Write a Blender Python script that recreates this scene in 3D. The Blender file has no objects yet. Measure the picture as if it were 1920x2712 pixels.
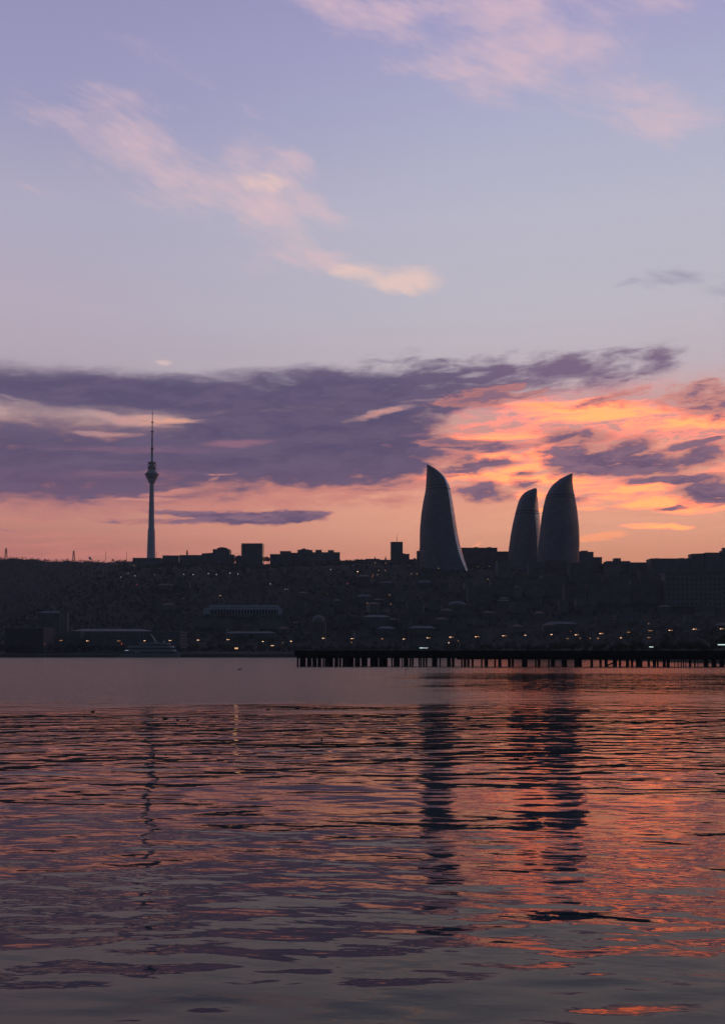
import bpy, math, random
import numpy as np
from mathutils import Vector, Matrix

SC = bpy.context.scene
COL = SC.collection
R = math.radians
random.seed(7)

# ------------------------------------------------------------------ camera
H = 5.0                       # eye height over the water
F = 2637.0                    # focal length in photograph pixels (35 mm on a 36 mm tall frame)
HORIZON = 1729.0
PITCH = R(2.5)
PY0 = HORIZON - F * math.tan(PITCH)
cam_data = bpy.data.cameras.new('camera')
cam = bpy.data.objects.new('camera', cam_data)
COL.objects.link(cam)
cam.location = (0, 0, H)
cam.rotation_euler = (R(90) + PITCH, 0, 0)
cam_data.sensor_fit = 'VERTICAL'
cam_data.sensor_height = 36.0
cam_data.lens = 35.0
cam_data.shift_y = (PY0 - 1356.0) / 2712.0
cam_data.clip_start = 0.5
cam_data.clip_end = 20000
SC.camera = cam
SC.view_settings.view_transform = 'Standard'
SC.view_settings.look = 'None'
SC.view_settings.exposure = 0.0
SC.view_settings.gamma = 1.0
SC.cycles.max_bounces = 6
SC.cycles.volume_bounces = 0
SC.cycles.sample_clamp_indirect = 4.0
CP, SP = math.cos(PITCH), math.sin(PITCH)


def ray(px, py):
    a = (px - 960.0) / F
    b = (PY0 - py) / F
    return a, CP - b * SP, SP + b * CP


def P(px, py, Y):
    """World point that stands at depth Y in the direction of a photograph pixel."""
    x, y, z = ray(px, py)
    t = Y / y
    return Vector((x * t, Y, H + z * t))


def X_(px, Y, py=1600):
    return P(px, py, Y).x


def Z_(py, Y):
    return P(960, py, Y).z


# ------------------------------------------------------------------ shader helpers
def lin(r, g, b):
    f = lambda c: c / 12.92 if c <= 0.04045 else ((c + 0.055) / 1.055) ** 2.4
    return (f(r / 255.0), f(g / 255.0), f(b / 255.0), 1.0)


class Graph:
    """Small helper that writes shader nodes as expressions."""
    def __init__(self, tree):
        self.t = tree

    def n(self, kind, **kw):
        x = self.t.nodes.new(kind)
        for k, v in kw.items():
            setattr(x, k, v)
        return x

    def put(self, sock, v):
        if isinstance(v, bpy.types.NodeSocket):
            self.t.links.new(v, sock)
        else:
            sock.default_value = v

    def m(self, op, a, b=0.0, c=0.0, clamp=False):
        x = self.n('ShaderNodeMath', operation=op, use_clamp=clamp)
        self.put(x.inputs[0], a)
        self.put(x.inputs[1], b)
        self.put(x.inputs[2], c)
        return x.outputs[0]

    def vm(self, op, a, b=(0, 0, 0), out=0):
        x = self.n('ShaderNodeVectorMath', operation=op)
        self.put(x.inputs[0], a)
        self.put(x.inputs[1], b)
        return x.outputs[out]

    def scale(self, a, s):
        x = self.n('ShaderNodeVectorMath', operation='SCALE')
        self.put(x.inputs[0], a)
        self.put(x.inputs['Scale'], s)
        return x.outputs[0]

    def sm(self, v, a, b, lo=0.0, hi=1.0, kind='SMOOTHSTEP'):
        x = self.n('ShaderNodeMapRange', interpolation_type=kind)
        self.put(x.inputs[0], v)
        if a > b:
            a, b, lo, hi = b, a, hi, lo
        for i, q in enumerate((a, b, lo, hi)):
            x.inputs[1 + i].default_value = q
        return x.outputs[0]

    def comb(self, x, y, z=0.0):
        c = self.n('ShaderNodeCombineXYZ')
        self.put(c.inputs[0], x)
        self.put(c.inputs[1], y)
        self.put(c.inputs[2], z)
        return c.outputs[0]

    def mapping(self, v, loc=(0, 0, 0), rot=0.0, scale=(1, 1, 1), kind='TEXTURE'):
        x = self.n('ShaderNodeMapping', vector_type=kind)
        self.put(x.inputs['Vector'], v)
        x.inputs['Location'].default_value = loc
        x.inputs['Rotation'].default_value = (0, 0, rot)
        x.inputs['Scale'].default_value = scale
        return x.outputs[0]

    def noise(self, v, scale=1.0, detail=4.0, rough=0.55, dist=0.0, color=False):
        x = self.n('ShaderNodeTexNoise')
        self.put(x.inputs['Vector'], v)
        x.inputs['Scale'].default_value = scale
        x.inputs['Detail'].default_value = detail
        x.inputs['Roughness'].default_value = rough
        x.inputs['Distortion'].default_value = dist
        return x.outputs['Color' if color else 'Fac']

    def mix(self, f, a, b, blend='MIX'):
        x = self.n('ShaderNodeMix', data_type='RGBA', blend_type=blend)
        self.put(x.inputs[0], f)
        self.put(x.inputs[6], a)
        self.put(x.inputs[7], b)
        return x.outputs[2]

    def ramp(self, f, stops):
        x = self.n('ShaderNodeValToRGB')
        self.put(x.inputs[0], f)
        e = x.color_ramp.elements
        while len(e) < len(stops):
            e.new(0.5)
        for q, (p, c) in zip(e, stops):
            q.position = p
            q.color = c
        return x.outputs[0]


# ------------------------------------------------------------------ the sky (directions only: azimuth and elevation)
SUN_AZ, SUN_EL = R(16.0), R(1.5)


def build_sky():
    w = bpy.data.worlds.new('World')
    SC.world = w
    w.use_nodes = True
    w.node_tree.nodes.clear()
    g = Graph(w.node_tree)
    D = g.n('ShaderNodeTexCoord').outputs['Generated']
    s = g.n('ShaderNodeSeparateXYZ')
    g.put(s.inputs[0], D)
    dx, dy, dz = s.outputs
    az = g.m('ARCTAN2', dx, dy)
    el = g.m('ARCSINE', dz)
    # angles written in thousandths of a turn-like units: u grows to the right, v downwards, 2637 per radian
    u = g.m('MULTIPLY_ADD', az, F, 960.0)
    v = g.m('MULTIPLY_ADD', el, -F, HORIZON)
    p0 = g.comb(u, v)

    def Q(px, py):
        x, y, z = ray(px, py)
        return 960 + F * math.atan2(x, y), HORIZON - F * math.asin(z / math.sqrt(x * x + y * y + z * z))

    def warp(p, sx, sy, ax, ay, detail=4, rough=0.55, seed=0.0, rot=0.0):
        q = g.mapping(p, (seed, seed * 1.7, 0), rot, (sx, sy, 1))
        c = g.vm('SUBTRACT', g.noise(q, 1.0, detail, rough, color=True), (0.5, 0.5, 0.5))
        c = g.vm('MULTIPLY', c, (ax, ay, 0))
        return g.vm('ADD', p, c)

    def blob(p, cx, cy, rx, ry, rot=0.0, soft=0.4, amp=1.0):
        qx, qy = Q(cx, cy)
        q = g.mapping(p, (qx, qy, 0), R(rot), (rx, ry, 1))
        return g.sm(g.vm('LENGTH', q, out=1), 1 + soft, 1 - soft, 0.0, amp)

    def union(lst):
        r = lst[0]
        for x in lst[1:]:
            r = g.m('MAXIMUM', r, x)
        return r

    def el_of(py):
        return math.atan((HORIZON - py) / F) / (math.pi / 2)

    # --- clear-sky gradient; a Nishita sky with the same sun gives the light from the rest of the dome
    t = g.m('DIVIDE', el, math.pi / 2)
    left = g.ramp(t, [(0.0, lin(176, 104, 102)), (el_of(1480), lin(188, 120, 114)), (el_of(1400), lin(203, 140, 126)),
                      (el_of(1310), lin(208, 158, 143)), (el_of(1130), lin(206, 168, 162)), (el_of(1000), lin(182, 170, 184)),
                      (el_of(840), lin(184, 177, 194)), (el_of(560), lin(178, 174, 197)), (el_of(300), lin(159, 157, 193)),
                      (el_of(0), lin(153, 150, 189)), (0.55, lin(100, 104, 156)), (1.0, lin(66, 72, 120))])
    right = g.ramp(t, [(0.0, lin(222, 126, 96)), (el_of(1480), lin(220, 150, 122)), (el_of(1400), (0.88, 0.41, 0.27, 1)),
                       (el_of(1310), (0.98, 0.42, 0.275, 1)), (el_of(1130), lin(220, 164, 148)), (el_of(1000), lin(200, 184, 192)),
                       (el_of(840), lin(195, 190, 201)), (el_of(560), lin(190, 189, 206)), (el_of(300), lin(177, 178, 206)),
                       (el_of(0), lin(163, 160, 200)), (0.55, lin(112, 116, 168)), (1.0, lin(66, 72, 120))])
    col = g.mix(g.sm(u, 0, 1500), left, right)

    # cloud texture: long drawn-out billows low down, combed cirrus higher up
    def field(p, blobs, nz, k, lo, hi, soft=0.6):
        f = None
        for q in blobs:
            # (each blob waits for the one before it, which keeps the shader's stack small)
            pp = p if f is None else g.vm('ADD', p, g.m('MULTIPLY', f, 1e-6))
            x = blob(pp, *q[:5], soft, q[5] if len(q) > 5 else 1.0)
            f = x if f is None else g.m('MAXIMUM', f, x)
        # the texture eats into the edge but never grows where there is no cloud
        kk = g.m('MULTIPLY', g.m('MULTIPLY', f, 3.0, clamp=True), k)
        return g.sm(g.m('MULTIPLY_ADD', g.m('SUBTRACT', nz, 0.5), kk, f), lo, hi)

    lowp = warp(p0, 330, 90, 120, 44, 3, 0.55, 17, R(-3))
    lowp = warp(lowp, 80, 26, 40, 15, 4, 0.6, 5, R(-3))

    def wide(n, a=0.27, b=0.73):
        return g.sm(n, a, b, 0, 1, 'LINEAR')
    n_big = wide(g.noise(g.mapping(lowp, (40, 90, 0), R(-3), (240, 58, 1)), 1.0, 8, 0.62))
    n_fine = wide(g.noise(g.mapping(lowp, (11, 70, 0), R(-4), (90, 25, 1)), 1.0, 7, 0.66))
    stre = g.noise(g.mapping(lowp, (7, 2, 0), R(-3), (330, 22, 1)), 1.0, 6, 0.6)
    mixn = g.m('MULTIPLY_ADD', n_fine, 0.45, g.m('MULTIPLY', n_big, 0.55))

    # faint streaky veil over everything low
    veil = g.m('MULTIPLY', g.sm(stre, 0.42, 0.68), g.sm(v, 1240, 1340, 0, 0.42))
    col = g.mix(veil, col, g.mix(g.sm(u, 0, 1500), lin(224, 142, 128), lin(228, 152, 130)))

    # --- high thin cloud
    ph = warp(p0, 420, 230, 120, 90, 4, 0.6, 31, R(15))
    tex = g.noise(g.mapping(ph, (13, 5, 0), R(13), (250, 96, 1)), 1.0, 8, 0.57)
    wis = g.noise(g.mapping(ph, (55, 8, 0), R(20), (90, 16, 1)), 1.0, 5, 0.6)
    cir = wide(g.m('MULTIPLY_ADD', wis, 0.24, g.m('MULTIPLY', tex, 0.76)), 0.3, 0.7)
    hi = field(ph, [
        (200, 335, 210, 60, 14, .62), (440, 420, 290, 104, 12, .85), (640, 455, 170, 80, 10, .95), (740, 440, 80, 36, 0, .9),
        (710, 570, 130, 120, 10, .8), (740, 650, 150, 60, 6, .8), (850, 550, 120, 34, 18, .75), (860, 680, 90, 30, 4, .85),
        (1000, 30, 320, 62, 16, .9), (1280, 40, 360, 90, 8, .88), (1360, 130, 260, 110, 14, .92), (1220, 180, 200, 30, 4, .95),
        (1480, 150, 150, 26, -4, .85), (1440, 205, 150, 40, 18, .72), (1640, 245, 170, 44, 10, .95), (1740, 290, 170, 56, 18, .85), (1780, 10, 260, 60, 5, .55),
        (520, 215, 300, 30, 20, .42), (100, 515, 170, 14, 3, .45), (930, 640, 160, 14, 8, .45), (1740, 860, 170, 26, -3, .5),
        (900, -420, 600, 90, 12, .8), (300, -900, 700, 120, 16, .8), (1900, -800, 500, 120, 10, .8)], cir, 1.3, 0.22, 1.45, 0.9)
    hicol = g.mix(g.sm(v, 1000, -200), lin(232, 196, 196), lin(222, 190, 204))
    col = g.mix(g.m('MULTIPLY', hi, 0.76), col, hicol)
    haze_p = blob(ph, 60, 850, 300, 120, 4, 0.9, 0.14)
    col = g.mix(haze_p, col, lin(206, 172, 188))
    puff = field(ph, [(975, 716, 90, 24, 6, .95), (1060, 730, 110, 32, 2, 1.0), (1110, 725, 50, 30, 0, .8), (690, 482, 70, 26, 6, .7), (445, 963, 24, 8, 4, .95)], cir, 1.3, 0.3, 1.3, 0.8)
    col = g.mix(g.m('MULTIPLY', puff, 0.85), col, lin(240, 206, 196))

    # --- glow of the hidden sun low on the right
    glow = field(lowp, [(1560, 1130, 400, 110, -2, .9), (1330, 1230, 200, 60, -8, .85), (1850, 1110, 300, 90, 0, .8), (1240, 1135, 130, 26, -3, .85),
                        (1650, 1290, 330, 50, 4, .7), (1650, 1060, 280, 50, 5, .7), (1300, 1060, 170, 26, 2, .5), (2300, 1150, 500, 150, 0, .7)], n_big, 0.9, 0.1, 0.95, 0.9)
    col = g.mix(g.m('MULTIPLY', glow, 0.92), col, g.mix(g.sm(v, 1010, 1180), lin(208, 164, 168), g.mix(g.sm(n_fine, 0.34, 0.76), (0.70, 0.31, 0.28, 1), (2.1, 0.395, 0.23, 1))))
    hot = field(lowp, [(1580, 1092, 240, 32, 5, .95), (1450, 1202, 70, 30, -24, 1.1), (1400, 1240, 90, 26, -14, 1.05), (1310, 1214, 90, 18, 6, 1.0),
                       (1290, 1272, 210, 14, 3, 1.1), (1560, 1288, 240, 24, 6, 1.05), (1860, 1112, 190, 28, 4, .95), (1750, 1336, 200, 18, 5, 1.0),
                       (1710, 1396, 60, 7, -4, .95), (1770, 1394, 40, 6, 6, .9), (1400, 1300, 50, 40, 30, .75), (1890, 1345, 90, 14, 0, .9), (1480, 1352, 110, 8, 2, .75),
                       (1640, 1325, 150, 12, -2, .9), (1350, 1150, 140, 14, -2, .75), (1240, 1150, 80, 10, -2, .7)], g.m('MULTIPLY_ADD', n_fine, 0.5, g.m('MULTIPLY', wide(stre, 0.35, 0.65), 0.5)), 1.5, 0.32, 1.15, 0.85)
    col = g.mix(hot, col, (3.0, 0.58, 0.20, 1))
    rim = field(lowp, [(1590, 1424, 60, 8, -5, .95), (1550, 1436, 70, 5, -3, .8), (1262, 1442, 10, 11, -25, .9), (1885, 1340, 70, 5, 0, .8)], stre, 1.2, 0.3, 1.0, 0.7)
    col = g.mix(g.m('MULTIPLY', rim, 0.75), col, (1.2, 0.42, 0.20, 1))

    # --- the dark cloud bank
    bank = field(lowp, [(100, 1222, 1000, 116, -1.6), (760, 1180, 440, 128, -2, 1.15), (1010, 1140, 200, 150, -14, 1.15), (1080, 1230, 100, 50, -20, 1.0), (420, 1050, 800, 56, 0), (0, 1030, 420, 40, 2, .6),
                        (900, 1026, 380, 50, -1), (1240, 1014, 200, 62, -6), (1430, 990, 190, 50, -4, .84), (1600, 978, 140, 48, -6, .74), (1715, 965, 80, 44, -10, .72),
                        (1180, 1075, 80, 40, -10), (1240, 1180, 170, 18, 3, .9), (1060, 1235, 110, 34, -14)], mixn, g.sm(u, 500, 1300, 0.7, 1.5), 0.15, 0.95, 0.7)
    gaps = field(lowp, [(60, 1066, 190, 6, 9, .62), (320, 1112, 150, 11, 6, 1.05), (420, 1113, 110, 11, 2, 1.1), (280, 1146, 80, 7, 0, 1.0),
                        (1010, 1096, 95, 10, -10, 1.0), (565, 1263, 50, 4, -3, .5), (535, 1282, 40, 8, -25, .55), (470, 1300, 90, 8, -8, .75), (370, 1318, 110, 5, -3, .85),
                        (1330, 1112, 150, 22, 2, .8), (1130, 1062, 70, 6, -4, .62), (1240, 985, 60, 8, -8, .6), (1790, 1005, 60, 30, 0, .8)], mixn, 1.1, 0.34, 1.15, 0.9)
    body = g.m('MULTIPLY', bank, g.m('SUBTRACT', 1.0, gaps))
    gapcol = g.mix(g.sm(u, 100, 440), lin(150, 134, 158), lin(222, 154, 146))
    gapcol = g.mix(g.sm(stre, 0.55, 0.7, 0, 0.6), gapcol, lin(168, 130, 150))
    gapcol = g.mix(blob(lowp, 455, 1114, 70, 14, 0, 0.8), gapcol, lin(244, 172, 146))
    col = g.mix(g.m('MULTIPLY', g.m('MULTIPLY', bank, gaps), g.sm(u, 1250, 1100, 0, 0.95)), col, gapcol)
    bankcol = g.mix(g.sm(mixn, 0.25, 0.75), lin(81, 75, 110), lin(102, 90, 121))
    bankcol = g.mix(g.sm(v, 1180, 1340, 0, 0.3), bankcol, lin(128, 90, 118))
    bankcol = g.mix(g.sm(u, 1000, 1500, 0, 0.6), bankcol, lin(136, 108, 136))
    bankcol = g.mix(g.sm(u, 120, -700, 0, 0.6), bankcol, lin(118, 98, 128))
    tint = field(lowp, [(330, 1186, 280, 10, -2, .6), (640, 1168, 110, 9, -5, .8), (1130, 1150, 90, 8, 0, .5), (320, 1262, 200, 14, -3, .5)], stre, 1.2, 0.2, 1.0, 0.8)
    bankcol = g.mix(g.m('MULTIPLY', tint, 0.55), bankcol, lin(172, 118, 136))
    col = g.mix(g.m('MULTIPLY', body, 0.97), col, bankcol)
    # warm light along the bank's lower edge
    edge = g.m('MULTIPLY', g.m('MULTIPLY', body, g.m('SUBTRACT', 1.0, body)), 4.0)
    warm = g.m('MULTIPLY', edge, g.sm(v, 1130, 1250))
    col = g.mix(g.m('MULTIPLY', warm, g.sm(u, 100, 1000, 0.38, 0.6)), col, lin(236, 146, 128))

    # --- small dark clouds low over the hill and among the glow
    small = field(lowp, [
        (765, 1366, 100, 16, -1, 1.7), (640, 1370, 120, 16, 3, 1.7), (560, 1362, 140, 9, 2, 1.3), (420, 1376, 170, 8, -3, .8), (60, 1404, 70, 3, 3, .6),
        (1510, 1158, 100, 26, 4, .95), (1560, 1224, 140, 42, 3, 1.15), (1650, 1200, 80, 36, -14, 1.1), (1720, 1230, 120, 34, 5, 1.1), (1850, 1216, 80, 30, -12, 1.0),
        (1790, 1276, 140, 14, 2, 1.05), (1890, 1304, 100, 30, 6, 1.15), (1275, 1306, 90, 24, 2, 1.0), (1390, 1290, 50, 18, 0, .85),
        (1290, 1228, 76, 15, 2, 1.0), (1390, 1258, 40, 14, -4, 1.0), (1215, 1240, 80, 26, -8, 1.0), (1775, 1346, 40, 4, -7, .9),
        (1830, 1180, 110, 9, -6, .9), (1540, 1330, 40, 10, 0, .7), (1890, 1060, 130, 50, 2, .8), (1300, 1050, 150, 26, -4, .8), (1640, 1060, 150, 22, -4, .6),
        (1480, 1180, 130, 7, 5, .6), (1180, 1170, 100, 14, 2, .8)], g.m('MULTIPLY_ADD', n_fine, 0.7, g.m('MULTIPLY', n_big, 0.3)), 1.6, 0.28, 0.95, 0.85)
    smallcol = g.mix(g.sm(n_fine, 0.25, 0.75), lin(106, 86, 116), lin(144, 110, 130))
    se = g.m('MULTIPLY', g.m('MULTIPLY', small, g.m('SUBTRACT', 1.0, small)), 4.0)
    col = g.mix(small, col, smallcol)
    col = g.mix(g.m('MULTIPLY', se, g.sm(u, 800, 1300, 0.3, 0.4)), col, lin(242, 150, 124))
    grey = field(ph, [(1790, 733, 90, 30, 6, .85), (1885, 772, 100, 22, 6, .8), (1690, 742, 80, 8, -3, .55)], cir, 1.5, 0.25, 1.4, 0.9)
    col = g.mix(g.m('MULTIPLY', grey, 0.8), col, lin(150, 146, 172))

    # --- east of the camera the dome is already dusky
    col = g.mix(g.sm(dy, 0.35, -0.5), col, lin(64, 88, 98))
    col = g.mix(g.sm(dz, 0.0, -0.06), col, lin(20, 22, 28))
    sky = g.n('ShaderNodeTexSky', sky_type='NISHITA')
    sky.sun_disc = False
    sky.sun_elevation = SUN_EL
    sky.sun_rotation = SUN_AZ
    sky.altitude = 0
    col = g.mix(1.0, col, g.mix(1.0, sky.outputs[0], (0.0008, 0.0008, 0.0008, 1), 'MULTIPLY'), 'ADD')
    b = g.n('ShaderNodeBackground')
    g.put(b.inputs[0], col)
    b.inputs[1].default_value = 1.0
    o = g.n('ShaderNodeOutputWorld')
    g.put(o.inputs[0], b.outputs[0])


build_sky()
SC.world.cycles.sampling_method = "MANUAL"
SC.world.cycles.sample_map_resolution = 512

sun_data = bpy.data.lights.new('sun', 'SUN')
sun_data.energy = 0.35
sun_data.angle = R(4)
sun_data.color = (1.0, 0.55, 0.32)
sun = bpy.data.objects.new('sun', sun_data)
COL.objects.link(sun)
sun.rotation_euler = Vector((-math.sin(SUN_AZ) * math.cos(SUN_EL), -math.cos(SUN_AZ) * math.cos(SUN_EL), -math.sin(SUN_EL))).to_track_quat('-Z', 'Y').to_euler()

# ------------------------------------------------------------------ materials
MATS = {}


def mat(name, base, rough=0.8, metal=0.0, vary=0.25, vscale=0.2, spec=0.5, emit=None, strength=0.0):
    if name in MATS:
        return MATS[name]
    m = bpy.data.materials.new(name)
    m.use_nodes = True
    g = Graph(m.node_tree)
    b = m.node_tree.nodes['Principled BSDF']
    b.inputs['Roughness'].default_value = rough
    b.inputs['Metallic'].default_value = metal
    b.inputs['Specular IOR Level'].default_value = spec
    c = (base[0], base[1], base[2], 1)
    if vary:
        tc = g.n('ShaderNodeTexCoord').outputs['Object']
        n = g.noise(tc, vscale, 5, 0.6)
        k = lambda q: (base[0] * q, base[1] * q, base[2] * q, 1)
        g.put(b.inputs['Base Color'], g.mix(g.sm(n, 0.3, 0.7), k(1 - vary), k(1 + vary)))
    else:
        b.inputs['Base Color'].default_value = c
    if emit:
        b.inputs['Emission Color'].default_value = (*emit, 1)
        b.inputs['Emission Strength'].default_value = strength
    MATS[name] = m
    return m


def facade(name, wall, glass=(0.03, 0.035, 0.045), bw=3.2, bh=3.3, frame=0.34):
    """Plaster or stone wall with rows of dark panes, sized in metres."""
    if name in MATS:
        return MATS[name]
    m = bpy.data.materials.new(name)
    m.use_nodes = True
    g = Graph(m.node_tree)
    b = m.node_tree.nodes['Principled BSDF']
    tc = g.n('ShaderNodeTexCoord').outputs['Object']
    s = g.n('ShaderNodeSeparateXYZ')
    g.put(s.inputs[0], tc)
    br = g.n('ShaderNodeTexBrick')
    br.offset = 0.0
    g.put(br.inputs['Vector'], g.comb(g.m('ADD', s.outputs[0], s.outputs[1]), s.outputs[2]))
    k = lambda c, q: (c[0] * q, c[1] * q, c[2] * q, 1)
    br.inputs['Color1'].default_value = k(glass, 0.8)
    br.inputs['Color2'].default_value = k(glass, 1.3)
    br.inputs['Scale'].default_value = 1.0
    br.inputs['Mortar Size'].default_value = frame * bh
    br.inputs['Mortar Smooth'].default_value = 0.0
    br.inputs['Brick Width'].default_value = bw
    br.inputs['Row Height'].default_value = bh
    n = g.noise(tc, 0.08, 5, 0.65)
    g.put(br.inputs['Mortar'], g.mix(g.sm(n, 0.3, 0.7), k(wall, 0.7), k(wall, 1.25)))
    g.put(b.inputs['Base Color'], br.outputs['Color'])
    g.put(b.inputs['Roughness'], g.sm(br.outputs['Fac'], 0, 1, 0.3, 0.9, 'LINEAR'))
    MATS[name] = m
    return m


# ------------------------------------------------------------------ mesh helpers
class MB:
    """Collects shapes and links them as one mesh object."""
    def __init__(self):
        self.v, self.f, self.smooth = [], [], []

    def add(self, vs, fs, smooth=False):
        o = len(self.v)
        self.v += [tuple(q) for q in vs]
        self.f += [tuple(i + o for i in q) for q in fs]
        self.smooth += [smooth] * len(fs)

    def box(self, x0, x1, y0, y1, z0, z1, taper=0.0, bevel=0.0):
        t = taper
        b = min(bevel, (x1 - x0) * .3, (y1 - y0) * .3, (z1 - z0) * .3)
        if b <= 0:
            vs = [(x0, y0, z0), (x1, y0, z0), (x1, y1, z0), (x0, y1, z0),
                  (x0 + t, y0 + t, z1), (x1 - t, y0 + t, z1), (x1 - t, y1 - t, z1), (x0 + t, y1 - t, z1)]
            self.add(vs, [(0, 3, 2, 1), (4, 5, 6, 7), (0, 1, 5, 4), (1, 2, 6, 5), (2, 3, 7, 6), (3, 0, 4, 7)])
            return
        ring = lambda e, z: [(x0 + e + b, y0 + e, z), (x1 - e - b, y0 + e, z), (x1 - e, y0 + e + b, z), (x1 - e, y1 - e - b, z),
                             (x1 - e - b, y1 - e, z), (x0 + e + b, y1 - e, z), (x0 + e, y1 - e - b, z), (x0 + e, y0 + e + b, z)]
        self.rings([ring(0, z0), ring(t, z1 - b), ring(t + b, z1)])

    def rings(self, rs, caps=True, smooth=False, closed=True):
        n = len(rs[0])
        vs = [q for r in rs for q in r]
        fs = []
        for i in range(len(rs) - 1):
            for j in range(n if closed else n - 1):
                k = (j + 1) % n
                fs.append((i * n + j, i * n + k, (i + 1) * n + k, (i + 1) * n + j))
        self.add(vs, fs, smooth)
        if caps:
            self.add(rs[0], [tuple(reversed(range(n)))])
            self.add(rs[-1], [tuple(range(n))])

    def lathe(self, prof, cx=0, cy=0, n=16, smooth=True):
        self.rings([[(cx + r * math.cos(2 * math.pi * j / n), cy + r * math.sin(2 * math.pi * j / n), z) for j in range(n)]
                    for r, z in prof], True, smooth)

    def tube(self, a, b, r0, r1=None, n=8):
        a, b = Vector(a), Vector(b)
        r1 = r0 if r1 is None else r1
        d = (b - a).normalized()
        s = d.cross(Vector((0, 0, 1) if abs(d.z) < 0.9 else (1, 0, 0))).normalized()
        t = d.cross(s)
        ring = lambda c, r: [c + r * (math.cos(2 * math.pi * j / n) * s + math.sin(2 * math.pi * j / n) * t) for j in range(n)]
        self.rings([list(reversed(ring(a, r0))), list(reversed(ring(b, r1)))], True, n > 6)

    def prism(self, pts, y0, y1):
        """Outline in x-z pushed through from y0 to y1."""
        n = len(pts)
        vs = [(x, y0, z) for x, z in pts] + [(x, y1, z) for x, z in pts]
        fs = [tuple(range(n)), tuple(reversed(range(n, 2 * n)))]
        fs += [(i, n + i, n + (i + 1) % n, (i + 1) % n) for i in range(n)]
        self.add(vs, fs)

    def ball(self, c, r, sx=1, sy=1, sz=1, n=10, m=6):
        rs = []
        for i in range(1, m):
            a = math.pi * i / m
            rs.append([(c[0] + r * sx * math.sin(a) * math.cos(2 * math.pi * j / n), c[1] + r * sy * math.sin(a) * math.sin(2 * math.pi * j / n),
                        c[2] - r * sz * math.cos(a)) for j in range(n)])
        self.rings(rs, True, True)

    def build(self, name, material, parent=None, loc=None):
        me = bpy.data.meshes.new(name)
        me.from_pydata(self.v, [], self.f)
        me.polygons.foreach_set('use_smooth', self.smooth)
        me.materials.append(material)
        me.update()
        o = bpy.data.objects.new(name, me)
        COL.objects.link(o)
        if parent is not None:
            o.parent = parent
        if loc is not None:
            o.location = loc
        return o


def tag(o, label=None, cat=None, group=None, kind=None):
    if label:
        o['label'] = label
    if cat:
        o['category'] = cat
    if group:
        o['group'] = group
    if kind:
        o['kind'] = kind
    return o


def thing(name, label, cat, loc, group=None, rz=0.0):
    o = bpy.data.objects.new(name, None)
    COL.objects.link(o)
    o.location = loc
    o.rotation_euler = (0, 0, rz)
    o.empty_display_size = 1.0
    return tag(o, label, cat, group, 'thing')


KIDS = {}


def copy_tree(o, parent=None, depth=0):
    c = o.copy()
    COL.objects.link(c)
    if parent is not None:
        c.parent = parent
    if o.name not in KIDS:
        KIDS[o.name] = list(o.children)
    for ch in KIDS[o.name]:
        copy_tree(ch, c, depth + 1)
    return c

# ------------------------------------------------------------------ terrain: shore, hillside, plateau
def interp(x, xs, ys):
    return float(np.interp(x, xs, ys))


SH_P = [-1500, -600, 0, 500, 900, 1200, 1420, 1800, 1920, 2300, 2700, 3400]
SH_Y = [1180, 1150, 1110, 1100, 1099, 960, 800, 545, 475, 372, 330, 300]


def shore(px):
    return interp(px, SH_P, SH_Y)


def hash_noise(x, y):
    v = 0.0
    for k, (fx, fy, ph, am) in enumerate(((.011, .007, 1.3, 1), (.023, -.017, 4.1, .7), (-.041, .037, 2.2, .45), (.083, .071, .4, .28), (.13, -.16, 5.0, .16))):
        v += am * math.sin(fx * x + fy * y + ph + 1.7 * math.sin(fy * x * .7 - fx * y * .6 + k))
    return v


NEAR_P = [-1500, -300, 0, 118, 200, 296, 420, 700, 960, 1100, 1500, 1920, 3400]
NEAR_Z = [20, 34, 56, 82, 112, 141, 152, 152, 158, 158, 142, 138, 130]
CR_P = [-1500, -300, 0, 150, 300, 430, 600, 960, 1200, 1500, 1920, 3400]
CR_PY = [1470, 1474, 1480, 1484, 1486, 1486, 1490, 1488, 1494, 1500, 1500, 1510]
CR_Y = [2500, 2450, 2350, 2280, 2150, 2040, 2020, 1980, 1960, 1950, 1950, 1950]


def terrain(X, Y):
    px = 960 + F * X / max(Y, 1.0)
    ys = shore(px)
    zn = interp(px, NEAR_P, NEAR_Z)
    yc = interp(px, CR_P, CR_Y)
    zc = Z_(interp(px, CR_P, CR_PY), yc)
    flat = max(ys + 120, 1190)
    k = interp(px, [100, 330], [1, 0])
    ysA = [ys - 40, ys - 3, ys + 3, ys + 14, flat, flat + 140, 1745, 1860, yc, yc + 500, 3300]
    zsA = [-4, -1.5, 2.6, 3.6, 7, 7 + 0.30 * zn * (1745 - flat) / 555 * .75, zn, zn * (1 - .12 * k) + (1 - k) * 12, zc, zc - 20, zc - 40]
    z = float(np.interp(Y, ysA, zsA))
    bump = min(max((Y - flat) / 250.0, 0.0), 1.0)
    return z + bump * 1.8 * hash_noise(X, Y)


def ground_hit(px, py):
    """First point of the terrain that the photograph's pixel looks at."""
    Y = shore(px) + 16
    while Y < 4200:
        q = P(px, py, Y)
        if terrain(q.x, Y) >= q.z:
            return Y
        Y += 6
    return 4200


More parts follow.
